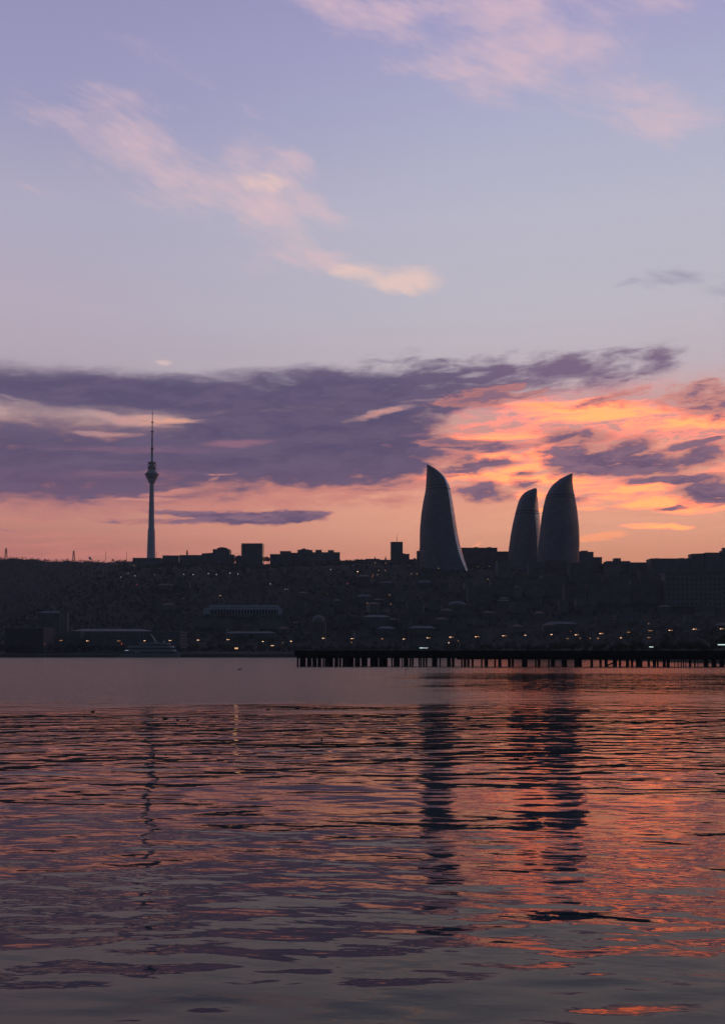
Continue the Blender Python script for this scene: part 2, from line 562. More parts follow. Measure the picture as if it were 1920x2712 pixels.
def build_ground():
    pxs = np.concatenate([np.linspace(-1500, 0, 40)[:-1], np.linspace(0, 1920, 200), np.linspace(1920, 3400, 50)[1:]])
    rows = []
    tt = np.concatenate([np.array([-40, -3, 3, 8, 14, 40, 80, 120]), ])
    vs, fs = [], []
    nrow = 0
    fr = np.linspace(0, 1, 90) ** 1.25
    for px in pxs:
        ys = shore(px)
        c = [ys + q for q in tt] + [ys + 120 + (3200 - ys - 120) * q for q in fr[1:]]
        nrow = len(c)
        for Y in c:
            X = (px - 960) / F * Y
            vs.append((X, Y, terrain(X, Y)))
    nc = len(pxs)
    for i in range(nc - 1):
        for j in range(nrow - 1):
            fs.append((i * nrow + j, (i + 1) * nrow + j, (i + 1) * nrow + j + 1, i * nrow + j + 1))
    b = MB()
    b.add(vs, fs, True)
    m = bpy.data.materials.new('hill_ground')
    m.use_nodes = True
    g = Graph(m.node_tree)
    p = m.node_tree.nodes['Principled BSDF']
    tc = g.n('ShaderNodeTexCoord').outputs['Object']
    n1 = g.noise(tc, 0.02, 6, 0.6)
    n2 = g.noise(tc, 0.14, 5, 0.65)
    c = g.mix(g.sm(n1, 0.35, 0.65), (0.022, 0.028, 0.020, 1), (0.034, 0.034, 0.027, 1))
    c = g.mix(g.sm(n2, 0.4, 0.7, 0, 0.6), c, (0.018, 0.024, 0.017, 1))
    g.put(p.inputs['Base Color'], c)
    p.inputs['Roughness'].default_value = 0.95
    p.inputs['Specular IOR Level'].default_value = 0.1
    tag(b.build('hill', m), 'dark hillside rising from the far shore to the plateau behind the city', kind='structure')


build_ground()


# ------------------------------------------------------------------ the bay
def build_water():
    m = bpy.data.materials.new('bay_water')
    m.use_nodes = True
    m.node_tree.nodes.clear()
    g = Graph(m.node_tree)
    tc = g.n('ShaderNodeTexCoord').outputs['Object']
    s = g.n('ShaderNodeSeparateXYZ')
    g.put(s.inputs[0], tc)
    wx, wy = s.outputs[0], s.outputs[1]
    # wind-ruffled belt off the far shore, with calmer lanes in it
    edge = g.noise(g.mapping(tc, (0, 0, 0), 0, (60, 22, 1)), 1.0, 5, 0.6)
    wob = g.m('MULTIPLY', g.m('SUBTRACT', edge, 0.5), 80.0)
    yy = g.m('ADD', wy, wob)
    belt = g.sm(yy, 80, 112)
    far = g.sm(wy, 980, 1060, 1, 0.25)
    lane_n = g.noise(g.mapping(tc, (40, 11, 0), R(3), (160, 30, 1)), 1.0, 4, 0.6)
    ang = g.m('DIVIDE', wx, g.m('MAXIMUM', wy, 1.0))
    lane_r = g.m('MULTIPLY', g.m('MULTIPLY', g.sm(yy, 118, 140), g.sm(yy, 262, 225)), g.sm(g.m('ADD', ang, g.m('MULTIPLY', g.m('SUBTRACT', lane_n, .5), .5)), 0.0, 0.14, 0, 1.0))
    lane_l = g.m('MULTIPLY', g.sm(lane_n, 0.60, 0.72), 0.35)
    ruff = g.m('MULTIPLY', g.m('MULTIPLY', g.m('MULTIPLY', belt, far), g.sm(ang, 0.0, 0.15, 1.0, 0.32)), g.m('SUBTRACT', 1.0, g.m('MAXIMUM', lane_r, lane_l)))
    # height of the gentle waves (metres)
    w0 = g.noise(g.mapping(tc, (5, 2, 0), R(4), (10, 5.5, 1)), 1.0, 1, 0.5)
    w1 = g.noise(g.mapping(tc, (3, 1, 0), R(6), (3.0, 1.5, 1)), 1.0, 1, 0.5, 0.2)
    wb = g.noise(g.mapping(tc, (8, 13, 0), R(-10), (2.1, 1.05, 1)), 1.0, 1, 0.5, 0.2)
    w2 = g.noise(g.mapping(tc, (9, 4, 0), R(-9), (1.35, 0.52, 1)), 1.0, 2, 0.5, 0.3)
    w3 = g.noise(g.mapping(tc, (1, 7, 0), R(14), (0.36, 0.17, 1)), 1.0, 2, 0.5)
    chop = g.sm(g.noise(g.mapping(tc, (0, 30, 0), 0, (22, 12, 1)), 1.0, 3, 0.5), 0.36, 0.64, 0.55, 1.15)
    a1 = g.m('MULTIPLY', g.m('ADD', g.sm(wy, 15, 24, 0.15, 0.066), g.sm(wy, 24, 54, 0.0, 0.095)), chop)
    a2 = g.m('MULTIPLY', g.m('MULTIPLY', g.sm(wy, 14, 20, 0.017, 0.024), g.sm(wy, 22, 40, 1.0, 0.5)), chop)
    hgt = g.m('ADD', g.m('MULTIPLY', w1, a1), g.m('MULTIPLY', w2, a2))
    hgt = g.m('ADD', hgt, g.m('MULTIPLY', wb, g.m('MULTIPLY', a1, 0.5)))
    hgt = g.m('ADD', hgt, g.m('MULTIPLY', w0, 0.16))
    hgt = g.m('ADD', hgt, g.m('MULTIPLY', w3, g.m('MULTIPLY', g.sm(wy, 30, 60, 1.0, 0.2), 0.0018)))
    r1 = g.noise(g.mapping(tc, (1, 3, 0), R(6), (0.8, 0.5, 1)), 1.0, 3, 0.6)
    hgt = g.m('ADD', hgt, g.m('MULTIPLY', r1, g.m('MULTIPLY', ruff, 0.16)))
    bp = g.n('ShaderNodeBump')
    g.put(bp.inputs['Height'], hgt)
    bp.inputs['Strength'].default_value = 1.0
    bp.inputs['Distance'].default_value = 1.0
    bp.inputs['Filter Width'].default_value = 0.02
    # on the ruffled belt one sees mostly the near faces of the ripples, which lean this way
    lean = g.vm('NORMALIZE', g.vm('ADD', bp.outputs[0], g.comb(0.0, g.m('MULTIPLY', ruff, -0.105), 0.0)))
    fr = g.n('ShaderNodeFresnel')
    fr.inputs['IOR'].default_value = 1.46
    g.put(fr.inputs['Normal'], lean)
    gl = g.n('ShaderNodeBsdfGlossy')
    gl.inputs['Color'].default_value = (1.0, 0.86, 0.73, 1)
    g.put(gl.inputs['Roughness'], g.m('ADD', g.m('MULTIPLY', ruff, 0.10), 0.02))
    g.put(gl.inputs['Normal'], lean)
    df = g.n('ShaderNodeBsdfDiffuse')
    df.inputs['Color'].default_value = (0.012, 0.030, 0.048, 1)
    ms = g.n('ShaderNodeMixShader')
    g.put(ms.inputs[0], g.m('MULTIPLY', g.m('POWER', fr.outputs[0], 1.35), 1.32, clamp=True))
    g.put(ms.inputs[1], df.outputs[0])
    g.put(ms.inputs[2], gl.outputs[0])
    g.put(g.n('ShaderNodeOutputMaterial').inputs[0], ms.outputs[0])
    b = MB()
    xs, ys = np.linspace(-2600, 2600, 14), np.linspace(-60, 1500, 9)
    vs = [(x, y, 0) for y in ys for x in xs]
    b.add(vs, [(j * 14 + i, j * 14 + i + 1, (j + 1) * 14 + i + 1, (j + 1) * 14 + i) for j in range(8) for i in range(13)])
    tag(b.build('water', m), 'calm bay water with the sunset reflected in it', kind='structure')


build_water()

# ------------------------------------------------------------------ flame towers
def flame_glass(name, base, rough, metal=0.0):
    m = bpy.data.materials.new(name)
    m.use_nodes = True
    g = Graph(m.node_tree)
    b = m.node_tree.nodes['Principled BSDF']
    tc = g.n('ShaderNodeTexCoord').outputs['Object']
    s = g.n('ShaderNodeSeparateXYZ')
    g.put(s.inputs[0], tc)
    n = g.noise(tc, 0.05, 4, 0.6)
    k = lambda q: (base[0] * q, base[1] * q, base[2] * q, 1)
    c = g.mix(g.sm(n, 0.3, 0.7), k(.8), k(1.25))
    # floor edges every 3.6 m and mullions every 4 m
    fz = g.m('FRACT', g.m('DIVIDE', s.outputs[2], 3.6))
    fx = g.m('FRACT', g.m('DIVIDE', s.outputs[0], 4.0))
    line = g.m('MAXIMUM', g.sm(fz, 0.16, 0.10), g.m('MULTIPLY', g.sm(fx, 0.10, 0.06), 0.6))
    c = g.mix(g.m('MULTIPLY', line, 0.6), c, k(1.9))
    # every pane takes its own random tone and roughness
    wn = g.n('ShaderNodeTexWhiteNoise', noise_dimensions='2D')
    g.put(wn.inputs['Vector'], g.comb(g.m('FLOOR', g.m('DIVIDE', s.outputs[0], 4.0)), g.m('FLOOR', g.m('DIVIDE', s.outputs[2], 3.6))))
    g.put(b.inputs['Base Color'], g.mix(g.sm(wn.outputs['Value'], 0.0, 1.0, 0.0, 0.55, 'LINEAR'), c, k(.55)))
    g.put(b.inputs['Roughness'], g.m('MULTIPLY_ADD', wn.outputs['Value'], 0.15, rough))
    b.inputs['Metallic'].default_value = metal
    return m


M_FLAME = flame_glass('flame_tower_glass', (0.078, 0.082, 0.116), 0.28)
M_EDGE = flame_glass('flame_tower_edge_glass', (0.30, 0.29, 0.33), 0.12, 0.8)
M_BAND = mat('flame_tower_band', (0.012, 0.012, 0.015), 0.7, vary=0.1)
M_STEEL = mat('dull_steel', (0.10, 0.10, 0.12), 0.5, 0.3)


def flame_tower(label, Y, prof, bands, tip, deep=0.24, bulge=1.0, edge=True):
    """prof: (y, left, ridge, right) in photograph pixels; the plan is a lens with a blunt glazed edge."""
    xs = [q for r in prof[-4:] for q in (r[1], r[3])]
    cx, zb = X_(sum(xs) / len(xs), Y), Z_(prof[-1][0], Y) - 6
    root = thing('flame_tower', label, 'skyscraper', (cx, Y, zb), 'three flame shaped glass towers')
    ys = np.array([r[0] for r in prof], float)

    def dense(col):
        # smooth resample of the outline
        t = np.linspace(ys[0], ys[-1], 90)
        v = np.interp(t, ys, [r[col] for r in prof])
        k = np.array([1, 2, 3, 2, 1]) / 9
        w = np.convolve(np.pad(v, 2, mode='edge'), k, 'valid')
        w[:6] = v[:6]
        return t, w
    t, L = dense(1)
    _, G = dense(2)
    _, Rr = dense(3)
    wmax = max(Rr - L) / F * Y
    front, back, face, zz = [], [], [], []
    for y, l, gx, r in zip(t, L, G, Rr):
        z = Z_(y, Y) - zb
        xl, xg, xr = (X_(q, Y, y) - cx for q in (l, gx, r))
        w = xr - xl
        d = deep * (w * 0.6 + wmax * 0.4 * min(1, w / (wmax * 0.5)))
        def bez(a, c, b, n):
            return [tuple((1 - q) ** 2 * a[i] + 2 * q * (1 - q) * c[i] + q * q * b[i] for i in (0, 1)) + (z,) for q in np.linspace(0, 1, n)]
        A, B, C = (xl, 0.25 * d), (xg, -d * .55), (xr, 0.35 * d)
        if not edge:
            front.append(bez(A, (xl + .45 * w, -d * 1.7), C, 22))
            face.append(bez(C, C, C, 2))
            back.append(bez(C, ((xl + xr) / 2, d * 2.1), A, 12))
            continue
        front.append(bez(A, (xl + 0.42 * (xg - xl), -d * 1.25 * bulge), B, 14))
        face.append(bez(B, ((xg + xr) / 2 + .04 * w, -d * .28), C, 5))
        back.append(bez(C, ((xl + xr) / 2, d * 2.1), A, 12))
    zs = [f[0][2] for f in front]
    cut = Z_(bands[0], Y) - zb
    k = min(range(len(zs)), key=lambda i: abs(zs[i] - cut))

    def skin(rows, name, m):
        b = MB()
        b.rings(list(reversed(rows)), caps=False, smooth=True, closed=False)
        return b.build(name, m, root)
    skin([f + bk[1:] for f, bk in zip(front[k:], back[k:])] if not edge else front[k:], 'facade', M_FLAME)
    skin(front[:k + 1], 'crown', M_FLAME)
    if edge:
        skin(face, 'glazed_edge', M_EDGE)
        skin(back, 'rear_facade', M_FLAME)
    else:
        skin(back[:k + 1], 'rear_crown', M_FLAME)
    for yb in bands:
        zc = Z_(yb, Y) - zb
        i = min(range(len(zs)), key=lambda q: abs(zs[q] - zc))
        ring = front[i] + face[i][1:] + back[i][1:-1]
        mx = sum(q[0] for q in ring) / len(ring)
        my = sum(q[1] for q in ring) / len(ring)
        out = lambda s, z: [(mx + (q[0] - mx) * s, my + (q[1] - my) * s, z) for q in ring]
        b = MB()
        b.rings([out(1.006, zc - .7), out(1.012, zc - .6), out(1.012, zc + .6), out(1.006, zc + .7)], caps=False, smooth=False)
        b.build('parapet_band', M_BAND, root)
    b = MB()
    tx = X_(tip[0], Y, tip[1]) - cx
    tz = Z_(tip[1], Y) - zb
    b.tube((tx, .25 * 2, tz - 3.5), (tx, .5, tz + 1.4), 0.45, 0.18, 6)
    b.box(tx - .5, tx + .5, 0, 1, tz - 2.2, tz - 1.4)
    b.build('beacon_mast', M_STEEL, root)
    return root


def z6(rows):
    return [(1210 + y / 3.3833, 1080 + l / 3.3833, 1080 + g / 3.3833, 1080 + r / 3.3833) for y, l, g, r in rows]


flame_tower('tall flame shaped glass tower standing alone on the left with a bright glazed edge', 1745, z6([
    (66, 171, 174, 177), (84, 170, 205, 210), (100, 170, 235, 240), (130, 169, 272, 282), (170, 167, 308, 328), (210, 165, 330, 356),
    (265, 162, 346, 380), (290, 160, 352, 384), (340, 150, 361, 394), (400, 138, 371, 405), (510, 121, 383, 424), (640, 109, 398, 443), (740, 107, 417, 462),
    (830, 107, 439, 482), (900, 108, 462, 503), (990, 110, 500, 533), (1060, 112, 530, 556)]), (1210 + 258 / 3.3833, 1210 + 286 / 3.3833), (1080 + 180 / 3.3833, 1210 + 68 / 3.3833))
flame_tower('shortest flame shaped glass tower in the middle half hidden by its right neighbour', 1850, z6([
    (281, 1128, 1146, 1152), (290, 1100, 1150, 1157), (300, 1076, 1152, 1158), (330, 1030, 1147, 1160), (370, 1002, 1139, 1166), (420, 985, 1130, 1170), (487, 967, 1127, 1175),
    (510, 962, 1129, 1180), (600, 940, 1138, 1190), (700, 922, 1145, 1200), (800, 908, 1150, 1206), (860, 902, 1152, 1208),
    (990, 895, 1155, 1210), (1060, 893, 1156, 1210)]), (1210 + 486 / 3.3833, 1210 + 508 / 3.3833), (1080 + 1138 / 3.3833, 1210 + 281 / 3.3833))
flame_tower('broad flame shaped glass tower on the right with its tip to the right', 1745, z6([
    (148, 1464, 1472, 1474), (154, 1446, 1462, 1475), (162, 1428, 1450, 1475), (190, 1370, 1420, 1476), (230, 1315, 1400, 1478), (260, 1288, 1395, 1482), (290, 1268, 1392, 1486),
    (340, 1243, 1392, 1498), (366, 1235, 1394, 1503), (450, 1214, 1400, 1519), (550, 1198, 1405, 1531), (650, 1187, 1405, 1540),
    (760, 1175, 1402, 1543), (860, 1165, 1400, 1540), (990, 1155, 1395, 1535), (1060, 1150, 1392, 1532)]),
    (1210 + 341 / 3.3833, 1210 + 366 / 3.3833), (1080 + 1467 / 3.3833, 1210 + 146 / 3.3833), edge=False)

# ------------------------------------------------------------------ television tower
M_CONC = mat('tower_concrete', (0.31, 0.30, 0.39), 0.8, vary=0.12, vscale=0.1)
M_CONC_D = mat('tower_pod_metal', (0.20, 0.20, 0.25), 0.55, vary=0.15, vscale=0.3)


def tv_tower():
    Y = 2040
    k = Y / F / 5.338
    zy = lambda q: Z_(1070 + q / 5.338, Y)
    cx = X_(340 + 325 / 5.338, Y, 1475)
    zb = zy(2190)
    root = thing('television_tower', 'tall slender concrete television tower with a round pod and antenna mast', 'tv tower', (cx, Y, zb))

    def lathe(name, rows, m, n=24, smooth=True):
        b = MB()
        b.lathe([(max(r * k, .12), zy(q) - zb) for q, r in rows], n=n, smooth=smooth)
        return b.build(name, m, root)
    lathe('lower_shaft', [(2200, 60), (2000, 55), (1800, 50), (1775, 49)], M_CONC)
    lathe('shaft', [(1775, 46), (1755, 42), (1500, 37.5), (1300, 32.5), (1112, 29)], M_CONC)
    pod = lathe('pod', [(1118, 46), (1086, 50)], M_CONC_D)
    for a, b_, r0, r1 in ((1086, 1068, 56, 58), (1068, 1042, 68, 72), (1042, 1012, 84, 90), (1012, 1004, 92, 96), (1004, 986, 100, 100), (986, 972, 88, 80), (972, 928, 78, 50)):
        b = MB()
        b.lathe([(r0 * k, zy(a) - zb + .15), (r1 * k, zy(b_) - zb - .15)], n=24)
        b.build('pod_tier', M_CONC_D if r0 > 60 else M_CONC, root)
    lathe('neck', [(928, 44), (872, 44), (870, 34), (850, 34)], M_CONC_D)
    for q0, q1, r in ((918, 908, 62), (896, 878, 58), (846, 838, 52), (838, 824, 58)):
        b = MB()
        b.lathe([(r * k, zy(q0) - zb), (r * k, zy(q1) - zb)], n=20)
        b.build('platform', M_CONC_D, root)
    for ang in range(0, 360, 45):
        b = MB()
        a = R(ang + 12)
        b.ball((54 * k * math.cos(a), 54 * k * math.sin(a), zy(902 if ang % 90 else 862) - zb), 1.5, n=8, m=5)
        b.build('dish', M_CONC, root)
    lathe('antenna_base', [(850, 17), (740, 15.5)], M_CONC)
    lathe('antenna_lower', [(740, 16.5), (632, 14.5)], M_CONC_D)
    lathe('antenna_middle', [(628, 13), (540, 12), (400, 10)], M_CONC)
    lathe('antenna_upper', [(400, 7.5), (262, 6)], M_CONC_D)
    lathe('antenna_tip', [(258, 5), (128, 4), (124, 2.4), (70, 1.6)], M_CONC_D)
    for q, r in ((628, 28), (392, 27), (258, 21), (126, 9)):
        b = MB()
        b.lathe([(r * k * .6, zy(q + 5) - zb), (r * k, zy(q) - zb), (r * k, zy(q - 3) - zb)], n=16)
        b.build('platform', M_CONC_D, root)
    for q, dx, h in ((628, 26, 38), (392, 24, 40), (824, 44, 34)):
        b = MB()
        b.tube((dx * k, 0, zy(q) - zb), (dx * k, 0, zy(q - h) - zb), .22, .12, 5)
        b.build('whip_antenna', M_STEEL, root)


tv_tower()

# ------------------------------------------------------------------ buildings
F_GREY = facade('facade_grey_blocks', (0.085, 0.082, 0.095))
F_PALE = facade('facade_pale_stone', (0.11, 0.105, 0.11), bw=3.6)
F_BROWN = facade('facade_brown_stone', (0.08, 0.07, 0.066), bw=2.9, bh=3.2, frame=.38)
F_DARK = facade('facade_dark_glass', (0.09, 0.09, 0.105), bw=4.2, bh=3.6, frame=.2)
F_SAND = facade('facade_sand_plaster', (0.095, 0.085, 0.078), bw=3.0, bh=3.1)
FACADES = [F_GREY, F_PALE, F_BROWN, F_SAND, F_DARK]
M_ROOF = mat('roof_felt', (0.10, 0.10, 0.11), 0.9, vscale=.3)
M_PALE = mat('pale_roof_sheet', (0.08, 0.08, 0.092), 0.75, vscale=.1, vary=.2)
M_TILE = mat('dull_red_tile', (0.12, 0.075, 0.06), 0.9, vscale=.5)
M_TRIM = mat('stone_trim', (0.10, 0.10, 0.105), 0.85, vscale=.3)
M_WHITE = mat('white_stone', (0.15, 0.15, 0.185), 0.8, vscale=.2, vary=.12)
M_DARKGLASS = mat('dark_window_glass', (0.012, 0.014, 0.018), 0.2, vary=.2)


def building(name, label, cat, px0, px1, ytop, ybot, Y, depth=18, wall=None, caps=(), roof='flat', roofmat=None, group=None, rz=0.0, antenna=None, balcony=0, ledge=True, slant=0):
    """A block whose front stands at depth Y; caps are huts on its roof, all given in photograph pixels."""
    wall = wall or F_GREY
    x0, x1 = X_(px0, Y, ytop), X_(px1, Y, ytop)
    zb = min(terrain(x0, Y), terrain(x1, Y), Z_(ybot, Y)) - 3
    cx = (x0 + x1) / 2
    h = Z_(ytop, Y) - zb
    w = (x1 - x0) / 2
    root = thing(name, label, cat, (cx, Y, zb), group, rz)
    eaves = h
    b = MB()
    if roof == 'flat':
        b.box(-w, w, 0, depth, 0, h - .5)
        b.build('wall', wall, root)
        b = MB()
        b.box(-w - .25, w + .25, -.25, depth + .25, h - .5, h - .06)
        ro = b.build('roof', roofmat or M_ROOF, root)
        if ledge:
            b = MB()
            for a in ((-w - .3, w + .3, -.3, 0), (-w - .3, w + .3, depth, depth + .3), (-w - .3, -w, .003, depth - .003), (w, w + .3, .003, depth - .003)):
                b.box(a[0], a[1], a[2], a[3], h - .057, h + .45)
            b.build('parapet', M_TRIM, root)
    elif roof == 'slant':
        z2 = h + slant
        b.add([(-w, 0, 0), (w, 0, 0), (w, depth, 0), (-w, depth, 0), (-w, 0, h), (w, 0, z2), (w, depth, z2), (-w, depth, h)],
              [(0, 3, 2, 1), (0, 1, 5, 4), (1, 2, 6, 5), (2, 3, 7, 6), (3, 0, 4, 7), (4, 5, 6, 7)])
        b.build('wall', wall, root)
        b = MB()
        b.add([(-w - .4, -.6, h + .003), (w + .4, -.6, z2 + .003), (w + .4, depth + .6, z2 + .003), (-w - .4, depth + .6, h + .003),
               (-w - .4, -.6, h + 1.4), (w + .4, -.6, z2 + 1.4), (w + .4, depth + .6, z2 + 1.4), (-w - .4, depth + .6, h + 1.4)],
              [(0, 3, 2, 1), (0, 1, 5, 4), (1, 2, 6, 5), (2, 3, 7, 6), (3, 0, 4, 7), (4, 5, 6, 7)])
        ro = b.build('roof', roofmat or M_ROOF, root)
    elif roof == 'hip':
        eaves = h * .80 if h < 14 else h - 3.2
        b.box(-w, w, 0, depth, 0, eaves)
        b.build('wall', wall, root)
        b = MB()
        o, i = .7, min(w, depth / 2) * .75
        b.add([(-w - o, -o, eaves + .003), (w + o, -o, eaves + .003), (w + o, depth + o, eaves + .003), (-w - o, depth + o, eaves + .003),
               (-w + i, depth / 2 - .4, h), (w - i, depth / 2 - .4, h), (w - i, depth / 2 + .4, h), (-w + i, depth / 2 + .4, h)],
              [(0, 3, 2, 1), (4, 5, 6, 7), (0, 1, 5, 4), (1, 2, 6, 5), (2, 3, 7, 6), (3, 0, 4, 7)])
        ro = b.build('roof', roofmat or M_TILE, root)
    elif roof == 'gable':
        eaves = h - w * .28
        b.box(-w, w, 0, depth, 0, eaves)
        b.build('wall', wall, root)
        b = MB()
        b.prism([(-w - .5, eaves + .003), (w + .5, eaves + .003), (0, h)], -.5, depth + .5)
        ro = b.build('roof', roofmat or M_TILE, root)
    for c in caps:
        ca, cb = X_(c[0], Y, ytop) - cx, X_(c[1], Y, ytop) - cx
        ch = Z_(c[2], Y) - zb
        b = MB()
        d0, d1 = depth * .2, depth * .75
        b.box(ca, cb, d0, d1, h - .05, ch - .4)
        b.box(ca - .3, cb + .3, d0 - .3, d1 + .3, ch - .398, ch)
        b.build('stair_tower', wall if (cb - ca) > 9 else M_TRIM, root)
    if antenna:
        ax, az = X_(antenna[0], Y, ytop) - cx, Z_(antenna[1], Y) - zb
        b = MB()
        b.tube((ax, depth * .5, h - .1), (ax, depth * .5, h + (az - h) * .55), .5, .4, 6)
        b.tube((ax, depth * .5, h + (az - h) * .55), (ax, depth * .5, az), .28, .12, 6)
        for q in (.3, .5, .7):
            zz = h + (az - h) * q
            b.tube((ax - .9, depth * .5, zz), (ax + .9, depth * .5, zz), .1, .1, 4)
        b.build('antenna', M_STEEL, root)
    for q in range(balcony):
        zz = h - 5 - q * 5.2
        b = MB()
        b.box(-w - 2.0, -w - .003, 1, depth * .5, zz, zz + .35)
        b.box(-w - 2.0, -w - 1.85, 1, depth * .5, zz + .353, zz + 1.3)
        b.build('balcony', M_TRIM, root)
    return root


G_SKY = 'blocks along the skyline'
bl = building
Y1 = 1990
bl('apartment_block', 'long low block on the ridge just right of the television tower', 'building', 431, 474, 1471.5, 1486, 2040, caps=[(440, 446, 1470), (455, 462, 1470.5)])
bl('apartment_block', 'short low skyline block behind the small crossarm mast', 'building', 476, 502, 1470.5, 1486, 2010)
bl('apartment_block', 'low skyline block with a slightly stepped top left of the square hutted block', 'building', 503, 535, 1470.5, 1487, 2010, caps=[(510, 518, 1469.4)])
bl('apartment_block', 'low sloping skyline block touching the square hutted block', 'building', 535, 566, 1467.5, 1487, 2005, roof='slant', slant=1.5)
bl('apartment_block', 'square mid height skyline block with a wide rooftop hut', 'building', 564, 608, 1455, 1490, 1990, depth=30, caps=[(574.5, 600, 1450), (580, 594, 1448.6)], wall=F_GREY)
bl('apartment_block', 'small low block tucked between the hutted block and the balcony tower', 'building', 608, 620, 1469.5, 1490, 1995)
bl('apartment_block', 'low rounded block against the left foot of the balcony tower', 'building', 624.5, 641, 1469.5, 1490, 1985, roof='hip')
bl('tower_block', 'dark rectangular tower block with balconies jutting out on its left side', 'building', 640, 695.5, 1439.5, 1496, 1960, depth=34, wall=F_DARK, balcony=4, caps=[(640.8, 694.8, 1438.4)])
bl('apartment_block', 'low skyline block at the left end of the long stepped row', 'building', 715.5, 742, 1468, 1494, 1975, caps=[(716.5, 722, 1467)])
bl('apartment_block', 'skyline block with a flat top second from the left in the stepped row', 'building', 742, 770, 1460, 1494, 1970, caps=[(761, 768, 1459)])
bl('apartment_block', 'lower connecting block in the middle of the stepped row', 'building', 769.5, 789, 1464.5, 1494, 1980)
bl('apartment_block', 'skyline block with a small pointed gable in the stepped row', 'building', 788, 826.5, 1457, 1494, 1968, caps=[(793, 818, 1454.6), (800, 809, 1452)])
bl('apartment_block', 'long skyline slab with two square stair towers at the right of the stepped row', 'building', 826.5, 900, 1463, 1496, 1965, caps=[(835.5, 851.5, 1455.6), (868.5, 884, 1456.4)], wall=F_PALE)
bl('apartment_block', 'low dark skyline block right of the long slab', 'building', 900, 935, 1485, 1500, 1970)
bl('apartment_block', 'low skyline terrace left of the antenna tower block', 'building', 941, 968, 1482.5, 1500, 1960)
bl('apartment_block', 'low skyline terrace with a thin spire behind', 'building', 968, 1006, 1480.5, 1500, 1960)
bl('apartment_block', 'low skyline terrace touching the antenna tower block', 'building', 1006, 1036, 1483, 1500, 1955)
bl('tower_block', 'narrow dark tower block with a tall rooftop antenna', 'building', 1035, 1066.5, 1435.5, 1504, 1900, depth=24, wall=F_DARK, antenna=(1051.5, 1410), caps=[(1045, 1057, 1434.4)])
bl('apartment_block', 'stepped block leaning against the right side of the antenna tower block', 'building', 1066.5, 1084, 1467.5, 1502, 1905, caps=[(1067.5, 1072, 1465)])
bl('apartment_block', 'low block between the antenna tower block and the left flame tower', 'building', 1084, 1106, 1481.5, 1503, 1900, caps=[(1096, 1101, 1477.5)])
bl('apartment_block', 'narrow block half hidden behind the left edge of the left flame tower', 'building', 1104.5, 1124, 1459.5, 1503, 1830, antenna=(1111, 1448))
bl('office_block', 'long flat block on the skyline between the left and middle flame towers', 'building', 1214, 1316.5, 1451, 1510, 1900, depth=40, caps=[(1220, 1233, 1449), (1257, 1266, 1447.6), (1293, 1302, 1447.6), (1302, 1316, 1450)], wall=F_GREY)
bl('office_block', 'lower stepped block against the left foot of the middle flame tower', 'building', 1316, 1348, 1461, 1510, 1905, caps=[(1317, 1332, 1460)])
bl('apartment_block', 'stepped block with an overhanging roof beside the right flame tower', 'building', 1533, 1571, 1462, 1515, 1840, caps=[(1541, 1558, 1457.4)], depth=30)
bl('apartment_block', 'lower block right of the overhanging roof block', 'building', 1569.5, 1593.5, 1476, 1515, 1835)
bl('apartment_block', 'wide low skyline block with one square hut near its left end', 'building', 1606, 1668, 1486.5, 1520, 1800, caps=[(1629, 1645.5, 1477.5)], depth=26)
bl('apartment_block', 'long low skyline block at the lowest gap on the right', 'building', 1667, 1724, 1490, 1520, 1790, caps=[(1690, 1700, 1489)])
bl('office_block', 'long skyline slab with small roof clutter above the big window grid block', 'building', 1723, 1831, 1479.5, 1520, 1760, depth=30, caps=[(1738, 1746, 1477.4), (1800, 1802, 1477), (1806, 1808, 1476.8), (1812, 1814, 1476.6), (1822, 1824, 1477)])
bl('office_block', 'higher skyline block right of the cluttered slab', 'building', 1830, 1868, 1469, 1520, 1755, roof='slant', slant=1.2)
bl('office_block', 'stepped skyline block with a small rooftop post near the right edge', 'building', 1868, 1915, 1464, 1520, 1750, antenna=(1886, 1459.5), depth=28)
bl('office_block', 'tallest skyline block cut by the right edge of the picture', 'building', 1913.5, 1950, 1458, 1520, 1748, caps=[(1917, 1930, 1450)])


def spire(label, px, ytop, ybot, Y):
    x, z = X_(px, Y, ybot), Z_(ybot, Y) - 4
    root = thing('spire', label, 'spire', (x, Y, z))
    h = Z_(ytop, Y) - z
    b = MB()
    b.lathe([(1.9, 0), (1.7, h * .62), (1.75, h * .63)], n=10)
    b.build('turret', M_TRIM, root)
    b = MB()
    b.lathe([(1.75, h * .632), (.9, h * .75), (.08, h)], n=10)
    b.build('pointed_roof', M_ROOF, root)


spire('left one of two thin pointed spires on the skyline left of the antenna tower block', 993, 1473, 1484, 1950)
spire('right one of two thin pointed spires on the skyline left of the antenna tower block', 1021, 1472.5, 1486, 1950)


